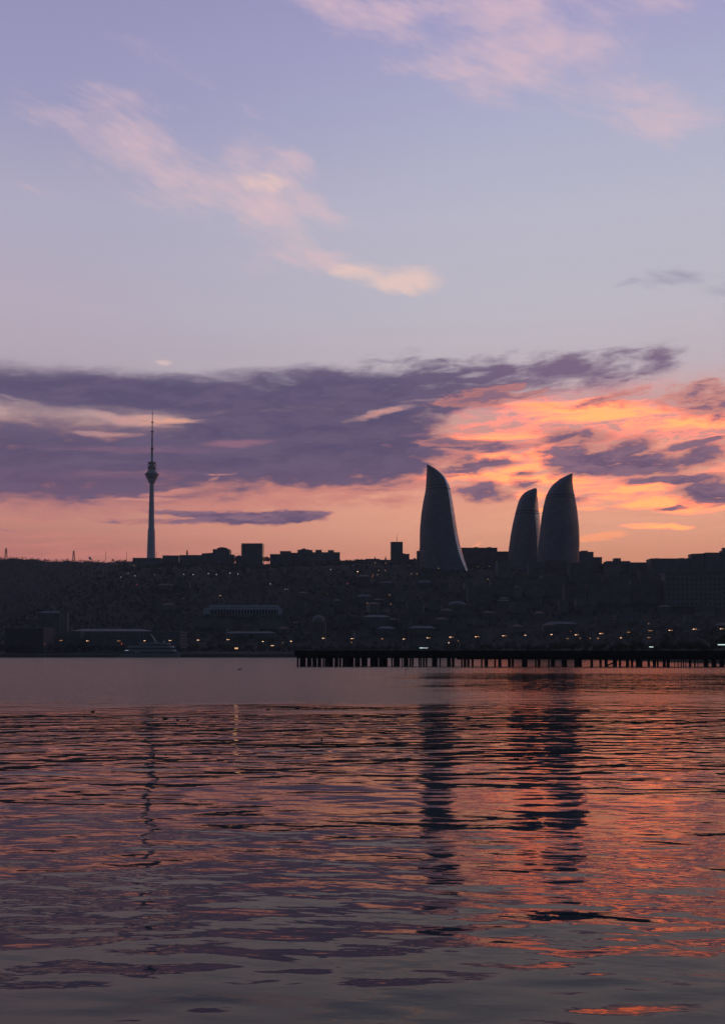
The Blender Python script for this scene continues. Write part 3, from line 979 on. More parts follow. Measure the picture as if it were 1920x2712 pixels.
# --- large block of window rows on the right
def window_grid_block():
    Y = 1470
    x0, x1 = X_(1763, Y), X_(1936, Y)
    zb = Z_(1618, Y)
    h0 = Z_(1521, Y) - zb
    w = (x1 - x0) / 2
    root = thing('hotel_block', 'large pale hotel block with a grid of dark windows at the right edge', 'building', ((x0 + x1) / 2, Y, zb))
    b = MB()
    b.add([(-w, 0, -12), (w, 0, -12), (w, 24, -12), (-w, 24, -12), (-w, 0, h0), (w, 0, h0 + 4.5), (w, 24, h0 + 4.5), (-w, 24, h0)],
          [(0, 3, 2, 1), (0, 1, 5, 4), (1, 2, 6, 5), (2, 3, 7, 6), (3, 0, 4, 7), (4, 5, 6, 7)])
    b.build('wall', M_TRIM, root)
    b = MB()
    b.prism([(-w - 1.2, h0 + .003), (w + 1.2, h0 + 4.503), (w + 1.2, h0 + 7), (-w - 1.2, h0 + 2.5)], -1.4, 25)
    b.build('cornice', M_PALE, root)
    b = MB()
    b.box(-w - 1.0, -w + .6, -1.0, -.003, -12, h0 - .05)
    b.build('corner_pier', M_PALE, root)
    first = None
    cols, rows = 14, 7
    for r in range(rows):
        for c in range(cols):
            X = -w + 4 + c * (2 * w - 8) / (cols - 1)
            z = h0 - 7 - r * 7.2
            if first is None:
                b = MB()
                b.box(-2.0, 2.0, -.08, .3, -2.1, 2.1)
                first = b.build('window', M_DARKGLASS, root, (X, 0, z))
            else:
                o = first.copy()
                COL.objects.link(o)
                o.parent = root
                o.location = (X, 0, z)


window_grid_block()


# --- long hall with a row of arches on the slope
def arcade_hall():
    py = 1631
    Y = min(ground_hit(560, 1636), ground_hit(740, 1636)) + 4
    M_WHITE = mat('arcade_white_stone', (0.27, 0.27, 0.35), 0.8, vscale=.2, vary=.12)
    x0, x1 = X_(541, Y, py), X_(745, Y, py)
    zb = Z_(py, Y)
    w = (x1 - x0) / 2
    k = Y / F / 5.8
    root = thing('arcaded_hall', 'long pale hall with a row of dark arches on the hillside', 'building', ((x0 + x1) / 2, Y, zb))
    hz = lambda q: (290 - q) * k
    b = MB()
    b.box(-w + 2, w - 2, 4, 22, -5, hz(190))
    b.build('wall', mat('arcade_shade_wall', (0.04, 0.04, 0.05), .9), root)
    b = MB()
    b.prism([(-w - 1, hz(190) + .003), (w + 1, hz(190) + .003), (w - 3, hz(160)), (-w + 5, hz(160))], -1.2, 23)
    ro = b.build('roof', M_WHITE, root)
    b = MB()
    b.prism([(-w + 6, hz(150)), (w - 4, hz(150)), (w - 5.5, hz(124)), (-w + 8, hz(124))], 3, 20)
    b.build('clerestory_roof', M_WHITE, root)
    b = MB()
    b.box(-w + 6.5, w - 4.5, 4, 19, hz(160) - .003, hz(150) - .003)
    b.build('clerestory', M_DARKGLASS, root)
    b = MB()
    b.box(-w - 1, w + 1, -1.4, 3.9, -5, hz(272))
    b.build('plinth', M_TRIM, root)
    for s, a in ((-1, 8.0), (1, 4.5)):
        b = MB()
        xa, xb = (-w - .5, -w + a) if s < 0 else (w - a, w + .5)
        b.box(xa, xb, -.6, 3.9, hz(272) + .003, hz(190))
        b.build('end_pavilion', M_WHITE, root)
    n = 23
    first = None
    for i in range(n):
        X = -w + 8 + (i + .5) * (2 * w - 12.5) / n
        if first is None:
            b = MB()
            b.lathe([(.62, hz(272) + .003), (.5, hz(262)), (.45, hz(212)), (.7, hz(206)), (.7, hz(203))], n=8)
            b.box(-1.1, 1.1, -.5, .5, hz(203) + .003, hz(190) - .003)
            first = b.build('column', mat('arcade_column', (0.32, 0.32, 0.40), .8), root, (X, 0, 0))
        else:
            o = first.copy()
            COL.objects.link(o)
            o.parent = root
            o.location = (X, 0, 0)


arcade_hall()
bl('terrace_wall', 'long low terrace wall below the left part of the arcaded hall', 'wall', 512, 612, 1636.5, 1645, 1352, depth=3, wall=M_TRIM, ledge=False)
bl('terrace_wall', 'low terrace wall below the right end of the arcaded hall', 'wall', 690, 745, 1636, 1645, 1352, depth=3, wall=M_TRIM, ledge=False)

# --- things on the far left shore
bl('warehouse', 'big dark windowless box by the shore at the left edge', 'building', 15, 117, 1663, 1725, 1150, depth=40, wall=mat('dark_cladding', (0.035, 0.035, 0.04), .8))
bl('stair_tower', 'slim pale tower with stacked windows rising behind the low shore buildings', 'building', 161, 179, 1621, 1690, 1225, depth=9, wall=F_PALE)
bl('office_block', 'low pale block between the dark box and the slim tower', 'building', 117, 214, 1672, 1705, 1205, depth=20, wall=F_PALE)
bl('house', 'small building with a pale uneven roof left of the slim tower', 'building', 104, 160, 1617, 1660, 1262, depth=14, roof='hip', roofmat=M_PALE, wall=F_GREY)
bl('exhibition_hall', 'long low hall with a thin pale roof edge behind the white yacht', 'building', 228, 478, 1671.5, 1700, 1190, depth=46, wall=F_DARK, roofmat=M_WHITE, ledge=False)
bl('exhibition_hall', 'long low roof rising behind the hall with the thin pale roof edge', 'building', 186, 394, 1665, 1690, 1250, depth=30, wall=F_GREY, roof='hip', roofmat=M_PALE)

# --- pale roofs on the slope, each where it shows
for name, label, a, b_, yt, yb, roof, wall in [
    ('house', 'low house with a pale rippled roof at the waterfront below the arcaded hall', 598, 728, 1672, 1692, 'hip', F_GREY),
    ('house', 'small house with a pale gable roof right of the low rippled roof', 778, 800, 1683, 1700, 'gable', F_SAND),
    ('house', 'low house with a pale roof at the far right end of the thin edged hall', 455, 482, 1671, 1690, 'hip', F_GREY),
    ('apartment_block', 'low block with a long pale roof right of the domed building', 897, 962, 1634, 1662, 'flat', F_BROWN),
    ('apartment_block', 'long block with a humped pale roof above the left end of the pier', 962, 1033, 1628, 1664, 'hip', F_GREY),
    ('apartment_block', 'block with a flat pale roof in front of the left flame tower slope', 1057, 1143, 1624, 1655, 'flat', F_BROWN),
    ('apartment_block', 'low house with a pale hipped roof above the pier left of centre', 998, 1048, 1658, 1684, 'hip', F_GREY),
    ('apartment_block', 'low wide house with a pale roof above the pier at the centre', 1082, 1154, 1657, 1684, 'hip', F_SAND),
    ('house', 'small house with a pale ridge roof under the skyline terraces', 1003, 1039, 1538.5, 1556, 'hip', F_GREY),
    ('house', 'small house with a pale ridge roof just below the left flame tower', 1103, 1145, 1537, 1556, 'hip', F_GREY),
    ('apartment_block', 'block with a long pale flat roof below the long skyline block', 1239, 1300, 1551, 1600, 'flat', F_GREY),
    ('apartment_block', 'row block with a pale roof under the middle flame tower', 1299, 1362, 1534.5, 1580, 'flat', F_GREY),
    ('apartment_block', 'row block with a long pale roof under the right flame tower', 1362, 1442, 1533, 1580, 'flat', F_PALE),
    ('apartment_block', 'row block with a short pale roof left of the right flame tower foot', 1443, 1487, 1532.5, 1580, 'flat', F_GREY),
    ('apartment_block', 'block with a pale roof to the right of the right flame tower foot', 1495, 1544, 1547, 1600, 'flat', F_BROWN),
    ('apartment_block', 'long block with a pale uneven roof below the low skyline gap', 1558, 1668, 1547.5, 1600, 'flat', F_GREY),
    ('apartment_block', 'block with a pale toothed roof left of the big window grid block', 1672, 1763, 1538, 1600, 'flat', F_BROWN),
    ('house', 'house with a pale roof alone on the dark slope left of the pier lights', 943, 984, 1574, 1600, 'hip', F_GREY),
    ('kiosk', 'small building with a bright white flat roof below the middle flame tower', 1320, 1347, 1589, 1606, 'flat', F_DARK),
    ('house', 'low house with a pale roof above the boulevard trees right of centre', 1448, 1529, 1646, 1672, 'hip', F_GREY),
    ('exhibition_hall', 'low hall with a long thin pale roof above the boulevard on the right', 1632, 1698, 1627.5, 1650, 'flat', F_DARK),
    ('apartment_block', 'square pale block standing on the slope below the low skyline gap', 1527, 1581, 1584, 1618, 'flat', F_PALE),
    ('apartment_block', 'tall plain block under the hutted low skyline block', 1606, 1640, 1499, 1550, 'flat', F_PALE),
    ('apartment_block', 'tall plain block at the right foot of the right flame tower', 1510, 1568, 1490, 1545, 'flat', F_GREY),
    ('apartment_block', 'block in front of the foot of the middle flame tower', 1317, 1352, 1482, 1534, 'flat', F_PALE),
    ('apartment_block', 'block in the gap between the feet of the middle and right flame towers', 1400, 1442, 1487, 1532, 'flat', F_GREY),
    ('apartment_block', 'block directly in front of the foot of the right flame tower', 1444, 1500, 1484, 1532, 'flat', F_BROWN),
]:
    Yg = ground_hit((a + b_) / 2, min(yb, 1716))
    Yg = min(max(Yg, 1150 if yb > 1640 else 1240), 1715)
    rm = M_PALE if 'pale' in label and 'plain' not in label else M_ROOF
    if 'bright white' in label:
        rm = mat('bright_white_roof', (0.8, 0.8, 0.85), .6)
    bl(name, label, 'building' if name != 'house' else 'house', a, b_, yt, yb, Yg, depth=14 if name in ('house', 'kiosk') else 20, wall=wall, roof=roof, roofmat=rm, ledge=False)


def domed(label, a, b_, yt, ymid, yb, Y, wide=False):
    x0, x1 = X_(a, Y, yt), X_(b_, Y, yt)
    zb = Z_(yb, Y) - 4
    w = (x1 - x0) / 2
    hm, ht = Z_(ymid, Y) - zb, Z_(yt, Y) - zb
    root = thing('domed_building', label, 'building', ((x0 + x1) / 2, Y, zb))
    b = MB()
    b.box(-w, w, 0, 18, 0, hm - .4)
    b.build('wall', F_SAND, root)
    b = MB()
    b.box(-w - .5, w + .5, -.5, 18.5, hm - .397, hm)
    b.build('cornice', M_TRIM, root)
    b = MB()
    r = w * (.55 if wide else .85)
    b.lathe([(r, hm + .003), (r, hm + (ht - hm) * .3)] + [(r * math.cos(q), hm + (ht - hm) * (.3 + .7 * math.sin(q))) for q in (.25, .5, .75, 1.0, 1.25, 1.45)], 0, 9, 20)
    b.build('dome', M_PALE, root)
    b = MB()
    b.tube((0, 9, ht - .2), (0, 9, ht + 2.2), .2, .06, 6)
    b.build('finial', M_STEEL, root)


domed('corner building with a rounded pale dome near the left end of the pier', 824, 862, 1628, 1648, 1700, 1180)
domed('wide low building with a shallow pale dome on the slope below the left flame tower', 1171, 1253, 1592, 1603, 1640, 1400, True)

# --- dark city blocks that fill the slope
rng = random.Random(11)
infill = 0
tries = 0
spots = []
while infill < 78 and tries < 900:
    tries += 1
    pxc = rng.uniform(660, 1930) if rng.random() < .85 else rng.uniform(430, 660)
    pyb = rng.uniform(1535, 1690)
    if pxc < 960 and pyb < 1560:
        continue
    if 500 < pxc < 780 and pyb < 1660:
        continue
    Yg = ground_hit(pxc, pyb)
    if Yg > 1720 or Yg < shore(pxc) + 95:
        continue
    X = X_(pxc, Yg, pyb)
    if any(math.hypot(X - s[0], Yg - s[1]) < 30 for s in spots):
        continue
    spots.append((X, Yg))
    wpx = rng.uniform(16, 46) * 1400 / Yg
    hpx = rng.uniform(14, 36) * (1.0 if pxc > 960 else .7)
    ytop = max(pyb - hpx, 1505)
    if pyb - ytop < 9:
        continue
    roof = rng.choice(['flat', 'flat', 'hip'])
    bl('city_block' if roof == 'flat' else 'city_house', 'dark flat roofed city block among others on the unlit slope' if roof == 'flat' else 'dark tile roofed city house among others on the unlit slope',
       'building' if roof == 'flat' else 'house', pxc - wpx / 2, pxc + wpx / 2, ytop, pyb, Yg, depth=rng.uniform(12, 22), wall=rng.choice(FACADES), roof=roof,
       group='dark flat roofed blocks on the slope' if roof == 'flat' else 'dark tile roofed houses on the slope', rz=R(rng.uniform(-14, 14)))
    infill += 1

# ------------------------------------------------------------------ masts on the left skyline
M_DARKSTEEL = mat('dark_steel', (0.05, 0.05, 0.06), 0.6, 0.2)


def pylon(label, px, ytop, ybot, Y, wide):
    x, zb = X_(px, Y, ybot), Z_(ybot, Y) - 4
    h = Z_(ytop, Y) - zb
    root = thing('lattice_pylon', label, 'pylon', (x, Y, zb))
    b = MB()
    s0, s1 = wide, wide * .16
    lv = [0, .22, .42, .58, .72, .84, .95]
    cs = lambda t: [(sx * (s0 + (s1 - s0) * t), sy * (s0 + (s1 - s0) * t), h * t) for sx, sy in ((-1, -1), (1, -1), (1, 1), (-1, 1))]
    for a, c in zip(lv, lv[1:]):
        A, C = cs(a), cs(c)
        for i in range(4):
            b.tube(A[i], C[i], .4, .4, 4)
            b.tube(A[i], C[(i + 1) % 4], .2, .2, 4)
            b.tube(C[i], C[(i + 1) % 4], .14, .14, 4)
    b.tube((0, 0, h * .95), (0, 0, h), .3, .12, 5)
    b.build('lattice_body', M_DARKSTEEL, root)
    for t, q in ((.62, 1.25), (.76, 1.05), (.89, .8)):
        b = MB()
        for s in (-1, 1):
            b.tube((0, 0, h * t), (s * wide * q, 0, h * t - .2), .28, .16, 4)
            b.tube((0, 0, h * t + 1.1), (s * wide * q, 0, h * t - .2), .16, .12, 4)
            b.tube((s * wide * q, 0, h * t - .2), (s * wide * q, 0, h * t - 1.5), .14, .14, 4)
        b.build('crossarm', M_DARKSTEEL, root)


pylon('lattice power pylon with three crossarms at the left edge of the skyline', 17, 1450, 1477, 2340, 3.2)
pylon('lattice power pylon with three crossarms between the left edge and the satellite dish', 196, 1457, 1483, 2260, 3.0)
pylon('small crossarm mast on the low roofs right of the television tower', 496, 1456.5, 1473, 2016, 2.0)


def pole(label, px, ytop, ybot, Y):
    x, zb = X_(px, Y, ybot), Z_(ybot, Y) - 4
    h = Z_(ytop, Y) - zb
    root = thing('mast', label, 'mast', (x, Y, zb))
    b = MB()
    b.tube((0, 0, 0), (0, 0, h * .62), .42, .34, 8)
    b.tube((0, 0, h * .62), (0, 0, h), .30, .16, 8)
    b.build('pole', M_DARKSTEEL, root)
    for t in (.62, .8):
        b = MB()
        b.box(-.8, .8, -.35, .35, h * t, h * t + .8)
        b.build('antenna_panel', M_DARKSTEEL, root)


pole('thin single mast on the ridge just right of the satellite dish', 281, 1457, 1482, 2170)
pole('thin single mast on the ridge left of the television tower podium', 336, 1459, 1481, 2110)
pole('thin short mast close to the right side of the television tower', 415, 1459.5, 1479, 2060)


def dish():
    Y = 2230
    x, zb = X_(239, Y, 1483), Z_(1485, Y)
    root = thing('satellite_dish', 'large satellite dish tilted to the right on the left ridge', 'dish', (x, Y, zb))
    b = MB()
    b.tube((-1.5, 0, -2), (-.3, 0, 4), .5, .4, 6)
    b.tube((1.5, 0, -2), (.3, 0, 4), .5, .4, 6)
    b.build('mount', M_DARKSTEEL, root)
    b = MB()
    rs = []
    ax = Vector((.75, -.35, .55)).normalized()
    s = ax.cross(Vector((0, 0, 1))).normalized()
    t = ax.cross(s)
    for r, d in ((4.4, 1.9), (3.6, 1.2), (2.4, .55), (1.2, .14), (.1, 0)):
        rs.append([Vector((-.6, 0, 4.6)) + ax * d + r * (math.cos(q) * s + math.sin(q) * t) for q in np.linspace(0, 2 * math.pi, 19)[:-1]])
    back = [[q - ax * .5 for q in r] for r in reversed(rs)]
    b.rings(rs + back, True, True)
    b.build('reflector', mat('dish_paint', (.16, .16, .18), .6), root)
    b = MB()
    b.tube(Vector((-.6, 0, 4.6)), Vector((-.6, 0, 4.6)) + ax * 3.2, .15, .1, 5)
    b.build('feed_horn', M_DARKSTEEL, root)


dish()
bl('podium', 'wide low podium building at the foot of the television tower', 'building', 352, 427, 1478, 1488, 2022, depth=46, wall=F_GREY, caps=[(362, 414, 1476.6)])
bl('terrace_wall', 'pale retaining wall below the television tower podium', 'wall', 349, 428, 1486, 1496, 2000, depth=4, wall=M_TRIM, ledge=False)


# ------------------------------------------------------------------ white passenger yacht
def yacht():
    Y = 1074
    k = Y / F / 7.382
    x0 = X_(300, Y, 1735)
    fx = lambda q: q * k
    fz = lambda q: (668 - q) * k
    cx = fx(740)
    root = thing('passenger_yacht', 'white passenger yacht with stacked decks moored at the far shore', 'yacht', (x0 + cx, Y, 0))
    root.rotation_euler = (0, 0, 0)
    M_Y = mat('yacht_white', (0.17, 0.175, 0.215), .45, vary=.08)
    M_H = mat('yacht_hull_dark', (0.03, 0.035, 0.05), .4, vary=.1)

    def slab(name, xa, xb, qa, qb, half, m, rake=0.0, rake_l=0.0, y0=None):
        b = MB()
        xa, xb, za, zt = fx(xa) - cx, fx(xb) - cx, fz(qb), fz(qa)
        n = 6
        def ring(z, r, rl):
            pts = [(xa + rl, -half, z), (xb - 6 * k * 10 - r, -half, z)]
            for q in np.linspace(-1, 1, n):
                pts.append((xb - r - 6 * k * 10 * (q * q) * .9, half * q * .98, z))
            pts += [(xb - 6 * k * 10 - r, half, z), (xa + rl, half, z)]
            return pts
        b.rings([ring(za, 0, 0), ring(zt, fx(rake), fx(rake_l))])
        return b.build(name, m, root)
    # hull: sheer rising to the bow on the right
    b = MB()
    rs = []
    for t in np.linspace(0, 1, 14):
        x = fx(150 + (1310 - 150) * t) - cx
        hw = 6.2 * (0.86 + .14 * min(1, t * 5)) * (1 if t < .62 else math.cos((t - .62) / .38 * math.pi / 2 * .97))
        top = fz(582 + 14 * (1 - t) * (t < .2)) + (.7 * max(0, t - .6) / .4)
        lo = -.6
        fl = .72 if t < .8 else .72 - (t - .8) * 2.2
        rs.append([(x, -hw, top), (x + (.4 if t > .9 else 0), -hw * fl, lo), (x, hw * fl, lo), (x, hw, top)])
    b.rings(rs, True, False)
    b.build('hull', M_Y, root)
    b = MB()
    b.box(fx(210) - cx, fx(1230) - cx, -5.0, 5.0, fz(580) + .003, fz(548))
    b.build('lower_saloon', M_H, root)
    slab('main_deck', 215, 1245, 516, 550, 6.0, M_Y, 14, 30)
    b = MB()
    b.box(fx(440) - cx, fx(540) - cx, -5.6, -5.05, fz(580) + .003, fz(552))
    b.build('side_panel', M_Y, root)
    b = MB()
    b.box(fx(400) - cx, fx(1150) - cx, -4.6, 4.6, fz(516) + .003, fz(476))
    b.build('upper_saloon', M_H, root)
    slab('upper_deck', 288, 1212, 444, 474, 5.4, M_Y, 30, 24)
    b = MB()
    b.box(fx(560) - cx, fx(1110) - cx, -4, 4, fz(444) + .003, fz(410))
    b.build('bridge', M_H, root)
    slab('sun_deck', 522, 1122, 386, 410, 4.6, M_Y, 10, 14)
    b = MB()
    b.prism([(fx(795) - cx, fz(386) + .003), (fx(860) - cx, fz(386) + .003), (fx(800) - cx, fz(290)), (fx(740) - cx, fz(215)), (fx(736) - cx, fz(225)), (fx(790) - cx, fz(320))], -1.2, 1.2)
    b.build('raked_mast', M_Y, root)
    b = MB()
    b.ball((fx(992) - cx, 0, fz(368)), 1.5, n=10, m=6)
    b.build('radar_dome', M_Y, root)
    b = MB()
    b.box(fx(262) - cx, fx(326) - cx, -6.12, -6.02, fz(538), fz(524))
    b.build('deck_lamp', mat('cool_deck_lamp', (.6, .6, .6), .5, vary=0, emit=(.75, .8, 1), strength=.25), root)
    for xa, xb, q, y in ((300, 1180, 432, -5.2), (230, 1220, 505, -5.8), (540, 1100, 375, -4.4)):
        b = MB()
        for s in np.linspace(xa, xb, 26):
            b.tube((fx(s) - cx, y, fz(q + 11)), (fx(s) - cx, y, fz(q)), .05, .05, 4)
        b.tube((fx(xa) - cx, y, fz(q)), (fx(xb) - cx, y, fz(q)), .06, .06, 4)
        b.build('railing', M_Y, root)


yacht()


# ------------------------------------------------------------------ sea wall along the far shore
def sea_wall():
    pxs = np.linspace(-500, 1130, 70)
    A = [((q - 960) / F * (shore(q) - 6), shore(q) - 6) for q in pxs]
    B = [((q - 960) / F * (shore(q) + 2.0), shore(q) + 2.0) for q in pxs]
    root = thing('sea_wall', 'long low dark sea wall along the far shore', 'wall', (A[len(A) // 2][0], A[len(A) // 2][1], 0))
    ox, oy = A[len(A) // 2]
    rows = []
    for (ax, ay), (bx, by) in zip(A, B):
        rows.append([(ax - ox, ay - oy, -1.5), (ax - ox, ay + .6 - oy, 3.2), (bx - ox, by - oy, 3.2), (bx - ox, by - oy, -1.5)])
    b = MB()
    b.rings(rows)
    b.build('wall_face', mat('sea_wall_stone', (0.06, 0.06, 0.055), .9, vscale=.3), root)
    rows = []
    for (ax, ay), (bx, by) in zip(A, B):
        rows.append([(ax - ox, ay + .3 - oy, 3.204), (ax - ox, ay + .3 - oy, 3.9), (ax - ox, ay + 1.5 - oy, 3.9), (ax - ox, ay + 1.5 - oy, 3.204)])
    b = MB()
    b.rings(rows)
    b.build('coping', mat('sea_wall_coping', (0.12, 0.12, 0.12), .9, vscale=.4), root)


sea_wall()


# ------------------------------------------------------------------ pier
def pier():
    Y = 366.0
    k = Y / F
    z = lambda q: Z_(q, Y)
    xl, xr = X_(780, Y, 1730), X_(2330, Y, 1730)
    root = thing('pier', 'long dark pier on crowded wooden piles crossing from the right', 'pier', (xl, Y, 0))
    M_T = mat('tarred_timber', (0.016, 0.015, 0.014), .9, vscale=.8, vary=.35, spec=.15)
    M_D = mat('pier_deck_timber', (0.020, 0.019, 0.018), .9, vscale=.6, vary=.35, spec=.15)
    L = xr - xl
    top, bot = z(1723), z(1743)
    b = MB()
    b.box(0, L, 0.4, 15.0, top - .35, top - .05)
    b.build('deck', M_D, root)
    b = MB()
    b.box(0, L, 0, .397, bot + .9, top)
    b.build('edge_beam', M_T, root)
    b = MB()
    b.box(1, L, .1, .7, bot, bot + .897)
    b.build('lower_beam', M_T, root)
    b = MB()
    b.box(1, L, 8.0, 8.6, bot, top - .353)
    b.build('inner_beam', M_T, root)
    b = MB()
    n = int(L / 3.2)
    for i in range(n):
        b.box(i * 3.2 + .4, i * 3.2 + .75, -.12, -.003, bot + 1.0, top - .1)
    b.build('edge_stud', M_T, root)
    for r in range(2):
        b = MB()
        b.box(60 + r * 50, L, 4.0 + r * 7, 4.6 + r * 7, bot - .5 + .1 * r, bot + .6)
        b.build('cross_beam', M_T, root)
    dark = []
    z2 = lambda a, b_: dark.append((460 + a / 3.248, 460 + b_ / 3.248))
    z3 = lambda a, b_: dark.append((940 + a / 3.248, 940 + b_ / 3.248))
    z4 = lambda a, b_: dark.append((1420 + a / 3.248, 1420 + b_ / 3.248))
    for q in ((1060, 1076), (1084, 1138), (1148, 1188), (1193, 1233), (1239, 1271), (1281, 1295), (1299, 1373), (1383, 1418), (1422, 1443), (1453, 1548), (1556, 1605)):
        z2(*q)
    for q in ((55, 108), (132, 200), (205, 280), (310, 325), (330, 388), (402, 412), (417, 460), (466, 483), (486, 505), (545, 562), (565, 576), (583, 600), (605, 622),
              (662, 708), (727, 738), (790, 826), (832, 856), (910, 925), (932, 958), (963, 985), (1001, 1020), (1082, 1097), (1112, 1145), (1196, 1212), (1230, 1258),
              (1314, 1339), (1345, 1365), (1433, 1482), (1546, 1560), (1567, 1592)):
        z3(*q)
    for q in ((15, 35), (100, 114), (122, 160), (215, 262), (325, 390), (463, 487), (540, 562), (585, 613), (655, 692), (708, 728), (768, 796), (812, 832), (855, 910),
              (955, 975), (1000, 1028), (1034, 1050), (1085, 1112), (1118, 1145), (1184, 1192), (1214, 1222), (1240, 1250), (1260, 1270), (1281, 1287), (1310, 1330), (1355, 1366), (1384, 1392)):
        z4(*q)
    # beyond the frame the same rhythm goes on
    q = 1862
    while q < 2300:
        dark.append((q, q + 5 + 4 * ((q * 7) % 3)))
        q += 21
    rg = random.Random(3)
    protos = {}
    count = 0
    for a, c in dark:
        w = (c - a) * k
        m = max(1, round(w / 1.75))
        for i in range(m):
            if count >= 99:
                break
            wa = (c - a) / m
            row = 0.9 if m == 1 else (0.9, 7.2, 3.8)[i % 3]
            pw = wa * k * (1 + row / Y) + (0.12 if m > 1 else 0)
            X = X_(a + wa * (i + .5), Y + row, 1755) - xl
            key = round(pw, 1)
            if key not in protos:
                b = MB()
                r = max(key, .25) / 2
                b.lathe([(r * 1.03, -3.0), (r, 0.5), (r * .98, bot + .2), (r * 1.04, bot + .9)], n=10)
                o = protos[key] = b.build('pile', M_T, root)
            else:
                o = protos[key].copy()
                COL.objects.link(o)
                o.parent = root
            o.location = (X, row, 0)
            o.rotation_euler = (R(rg.uniform(-.6, .6)), R(rg.uniform(-.5, .5)), rg.uniform(0, 6))
            count += 1
    for a, c, q0, q1 in ((1609, 1636, 1763, 1750),):
        b = MB()
        b.tube((X_(a, Y, 1755) - xl, 1, z(q0)), (X_(c, Y, 1755) - xl, 1, z(q1)), .3, .3, 6)
        b.build('brace', M_T, root)


pier()


# ------------------------------------------------------------------ trees
LEAF = []
for i, c in enumerate(((0.036, 0.048, 0.032), (0.040, 0.050, 0.032), (0.028, 0.040, 0.028))):
    LEAF.append(mat('foliage_%s' % ('dark', 'olive', 'deep')[i], c, .9, vscale=.25, vary=.35, spec=.15))
M_BARK = mat('bark', (0.06, 0.05, 0.04), .95)


def leaf_faces(b, rg, c, rx, ry, rz, n, s, hollow=.45):
    for _ in range(n):
        d = Vector((rg.gauss(0, 1), rg.gauss(0, 1), rg.gauss(0, 1))).normalized()
        r = hollow + (1 - hollow) * rg.random() ** .6
        p = Vector((c[0] + d.x * rx * r, c[1] + d.y * ry * r, c[2] + d.z * rz * r))
        u = Vector((rg.gauss(0, 1), rg.gauss(0, 1), rg.gauss(0, .6))).normalized()
        v = u.cross(Vector((rg.gauss(0, 1), rg.gauss(0, 1), rg.gauss(0, 1)))).normalized()
        q = s * rg.uniform(.6, 1.3)
        b.add([p - u * q, p + v * q * .6, p + u * q, p - v * q * .6], [(0, 1, 2, 3)])


def make_tree(name, label, h, spread, seed, leaf, group, cat='tree'):
    rg = random.Random(seed)
    root = thing(name, label, cat, (0, 0, 0), group)
    b = MB()
    top = h * .55
    b.tube((0, 0, -.6), (rg.uniform(-.2, .2), 0, top * .6), .28, .2, 8)
    b.tube((0, 0, top * .6), (rg.uniform(-.4, .4), .2, h * .8), .2, .07, 6)
    lobes = []
    for i in range(6):
        a = i * 1.05 + rg.uniform(-.3, .3)
        z0 = h * rg.uniform(.32, .5)
        e = (math.cos(a) * spread * .55, math.sin(a) * spread * .55, h * rg.uniform(.5, .78))
        b.tube((0, 0, z0), e, .11, .04, 5)
        lobes.append((e, spread * rg.uniform(.42, .6)))
    b.build('trunk', M_BARK, root)
    b = MB()
    for e, r in lobes:
        leaf_faces(b, rg, e, r, r, r * .8, 110, .34)
    leaf_faces(b, rg, (0, 0, h * .8), spread * .6, spread * .6, h * .2, 150, .34)
    leaf_faces(b, rg, (0, 0, h * .6), spread * .8, spread * .8, h * .22, 150, .4)
    b.build('crown', leaf, root)
    return root


G_T = 'trees along the far boulevard'
protos = [make_tree('broadleaf_tree', 'dark round broadleaf tree in the row along the far boulevard', 9 + i * 1.1, 3.6 + .35 * i, 40 + i, LEAF[i % 3], G_T) for i in range(5)]
rg = random.Random(5)
first = [True] * 5
for i in range(150):
    px = -60 + (2040) * (i + rg.uniform(-.4, .4)) / 150
    ys = shore(px)
    Y = ys + rg.choice([8, 12, 26, 40, 55]) + rg.uniform(-3, 3)
    j = rg.randrange(5)
    o = protos[j] if first[j] else copy_tree(protos[j])
    first[j] = False
    X = (px - 960) / F * Y
    o.location = (X, Y, terrain(X, Y) - .1)
    s = rg.uniform(.6, 1.1) * (1.0 if px < 1250 else .95)
    o.scale = (s, s, s * rg.uniform(.9, 1.1))
    o.rotation_euler = (0, 0, rg.uniform(0, 6))
# the rounder, taller crowns that stand out from the row
for px, py, h, lab in ((222, 1676, 20, 'big round tree left of the white yacht, taller than the row beside it'), (640, 1680, 18, 'big dark tree by the shore below the arcaded hall'),
                       (905, 1672, 21, 'big dark tree near the left end of the pier, above the row'), (1545, 1655, 22, 'big rounded tree in the row right of the right flame tower'),
                       (1678, 1652, 20, 'big rounded tree below the long thin pale roof on the right'), (1775, 1648, 20, 'big rounded tree below the big window grid block'),
                       (1260, 1668, 18, 'big dark tree by the boulevard at the centre right'), (1880, 1650, 19, 'big dark tree by the boulevard at the right edge')):
    Y = shore(px) + 75
    X = (px - 960) / F * Y
    zg = terrain(X, Y)
    hh = Z_(py, Y) - zg
    t = make_tree('broadleaf_tree', lab, hh, hh * .42, px, LEAF[px % 3], 'large trees standing out of the boulevard row')
    t.location = (X, Y, zg - .1)


